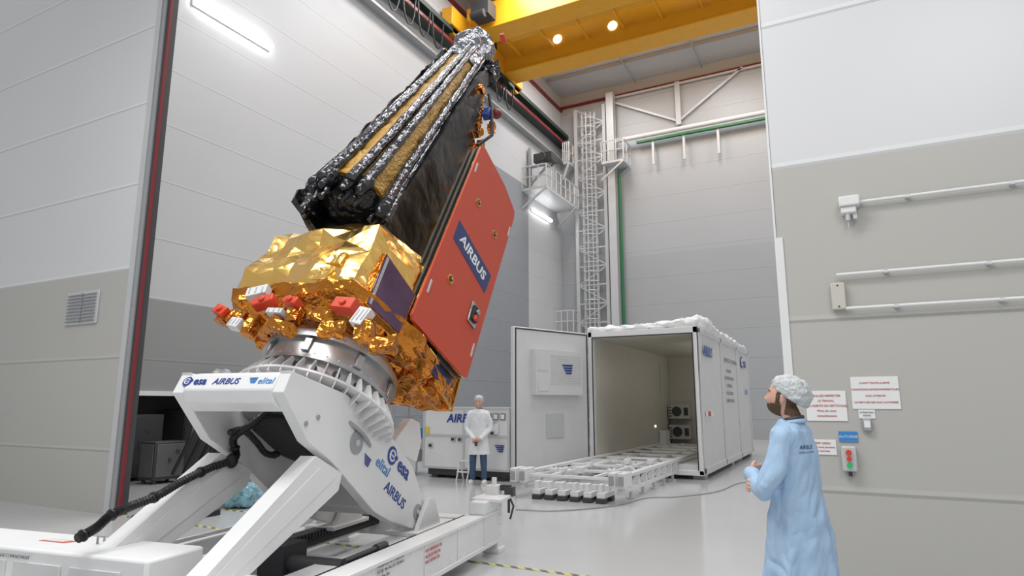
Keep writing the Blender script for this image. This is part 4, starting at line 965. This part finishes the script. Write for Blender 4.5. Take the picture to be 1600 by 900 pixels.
pn, bodyN, coatN = person("person in pale blue coat and hair net, arms crossed", Mn, armsN, hN, ringsN, BCOAT, hM, .0048, .18, True, .060, foldsN, foldamp=.018)
capmesh(pn, hM, c=(0, .048, .050), r=(.100, .130, .098), tilt=-.42)
mb = MB(); mb.tube([(cos(a)*.066, .008+sin(a)*.066, 1.53+.018*sin(a)) for a in [2*pi*i/24 for i in range(25)]], .014, 8); mb.obj("shirt_collar", pn, (DGREY,))
mb = MB(); mb.tube([(cos(a)*.082, .012+sin(a)*.078, 1.512+.012*sin(a)) for a in [2*pi*i/24 for i in range(25)]], .014, 8); mb.obj("coat_collar", pn, (BCOAT,))
for sx in (-1, 1):
    mb = MB(); limb(mb, [(sx*.085, .0, .93), (sx*.10, -.01, .52), (sx*.11, .02, .12)], [.10, .075, .06]); mb.obj("trouser_leg", pn, (JEANS,))
    mb = MB(); mb.ell((sx*.125, -.06, .05), (.052, .15, .05), 0, 12); mb.bx(sx*.125-.05, sx*.125+.05, -.2, .08, 0, .025); mb.obj("shoe", pn, (DGREY,), bevel=.005)
def cloth_text(root, coat, s, size, M, m, shear=0):
    o = text(root, s, size, M, m, shear, .0); bv = BVHTree.FromPolygons([v.co for v in coat.data.vertices], [p.vertices[:] for p in coat.data.polygons])
    d = -(M.to_3x3() @ V((0, 0, 1)))
    for v in o.data.vertices:
        w = M @ v.co; h_ = bv.ray_cast(w-d*.3, d)
        if h_[0] is not None: v.co = M.inverted() @ (h_[0]-d*.003)
nrm = V((.75, .66, 0)); xd = V((0, 0, 1)).cross(nrm)
cloth_text(pn, coatN, "AIRBUS", .034, fr(V((.09, .12, 1.365)), xd, (0, 0, 1)), BLUE, .15)
cloth_text(pn, coatN, "DEFENCE & SPACE", .015, fr(V((.09, .12, 1.335)), xd, (0, 0, 1)), BLUE)
fp = hit(747, 757, 2, 0)
Mf = T(fp.x, fp.y, 0) @ RZ(radians(20))
hF = T(0, -.02, 1.66) @ RX(radians(3))
armsF = [((-.25, .0, 1.14), (-.06, -.19, .90)), ((.25, .0, 1.14), (.05, -.19, .89))]
hF_ = [(fr((-.05, -.205, .895), (0, -.3, 1), (.8, -.2, -.75)), .5, 1), (fr((.04, -.225, .885), (0, -.3, 1), (-.8, -.2, -.75)), .5, 1)]
ringsF = [((0, .0, 1.52), .08, .07), ((0, 0, 1.49), .13, .085), ((0, 0, 1.44), .19, .11), ((0, 0, 1.34), .20, .12), ((0, 0, 1.15), .18, .12), ((0, 0, .95), .195, .13), ((0, 0, .78), .215, .145), ((0, 0, .60), .235, .16)]
pf, bodyF, coatF = person("person in white lab coat standing with hands clasped", Mf, armsF, hF_, ringsF, WCOAT, hF, .006, .18, False, .055, lambda t, z: 1+.03*max(0, 1.1-z)*sin(7*t), .11, .010)
capmesh(pf, hF)
mb = MB(); mb.tube([(cos(a)*.07, .008+sin(a)*.066, 1.53+.018*sin(a)) for a in [2*pi*i/24 for i in range(25)]], .014, 8); mb.obj("shirt_collar", pf, (DGREY,))
for sx in (-1, 1):
    mb = MB(); limb(mb, [(sx*.085, .0, .93), (sx*.11, -.01, .52), (sx*.12, .02, .12)], [.10, .072, .055]); mb.obj("trouser_leg", pf, (JEANS,))
    mb = MB(); mb.ell((sx*.14, -.06, .05), (.052, .15, .055), 0, 12); mb.bx(sx*.14-.05, sx*.14+.05, -.2, .08, 0, .025); mb.obj("shoe", pf, (SHOEW,), bevel=.005)
mb = MB(); mb.bx(-.03, .03, -.28, -.25, .78, .87); mb.obj("wrist_strap", pf, (DGREY,), bevel=.01)
# ------------------------------------------------------------------ lights
wd = bpy.data.worlds.new("world"); sc.world = wd; wd.use_nodes = True
wd.node_tree.nodes["Background"].inputs[0].default_value = (.96, .975, 1, 1); wd.node_tree.nodes["Background"].inputs[1].default_value = .50
def area(x, y, z, sx_, sy, e, rx=0, rz=0, c=(1, 1, .995)):
    l = bpy.data.lights.new("ceiling_light", 'AREA'); l.shape = 'RECTANGLE'; l.size = sx_; l.size_y = sy; l.energy = e; l.color = c
    o = bpy.data.objects.new("ceiling_light", l); COL.objects.link(o); o.location = (x, y, z); o.rotation_euler = (rx, 0, rz)
for x in (-10, -4.5, 1):
    for y in (11, 19, 27): area(x, y, 18.4, 2.0, 4, 400)
area(-4, 1.5, 9.5, 6, 2, 540); area(2.5, -1, 8, 2.5, 2.5, 230)
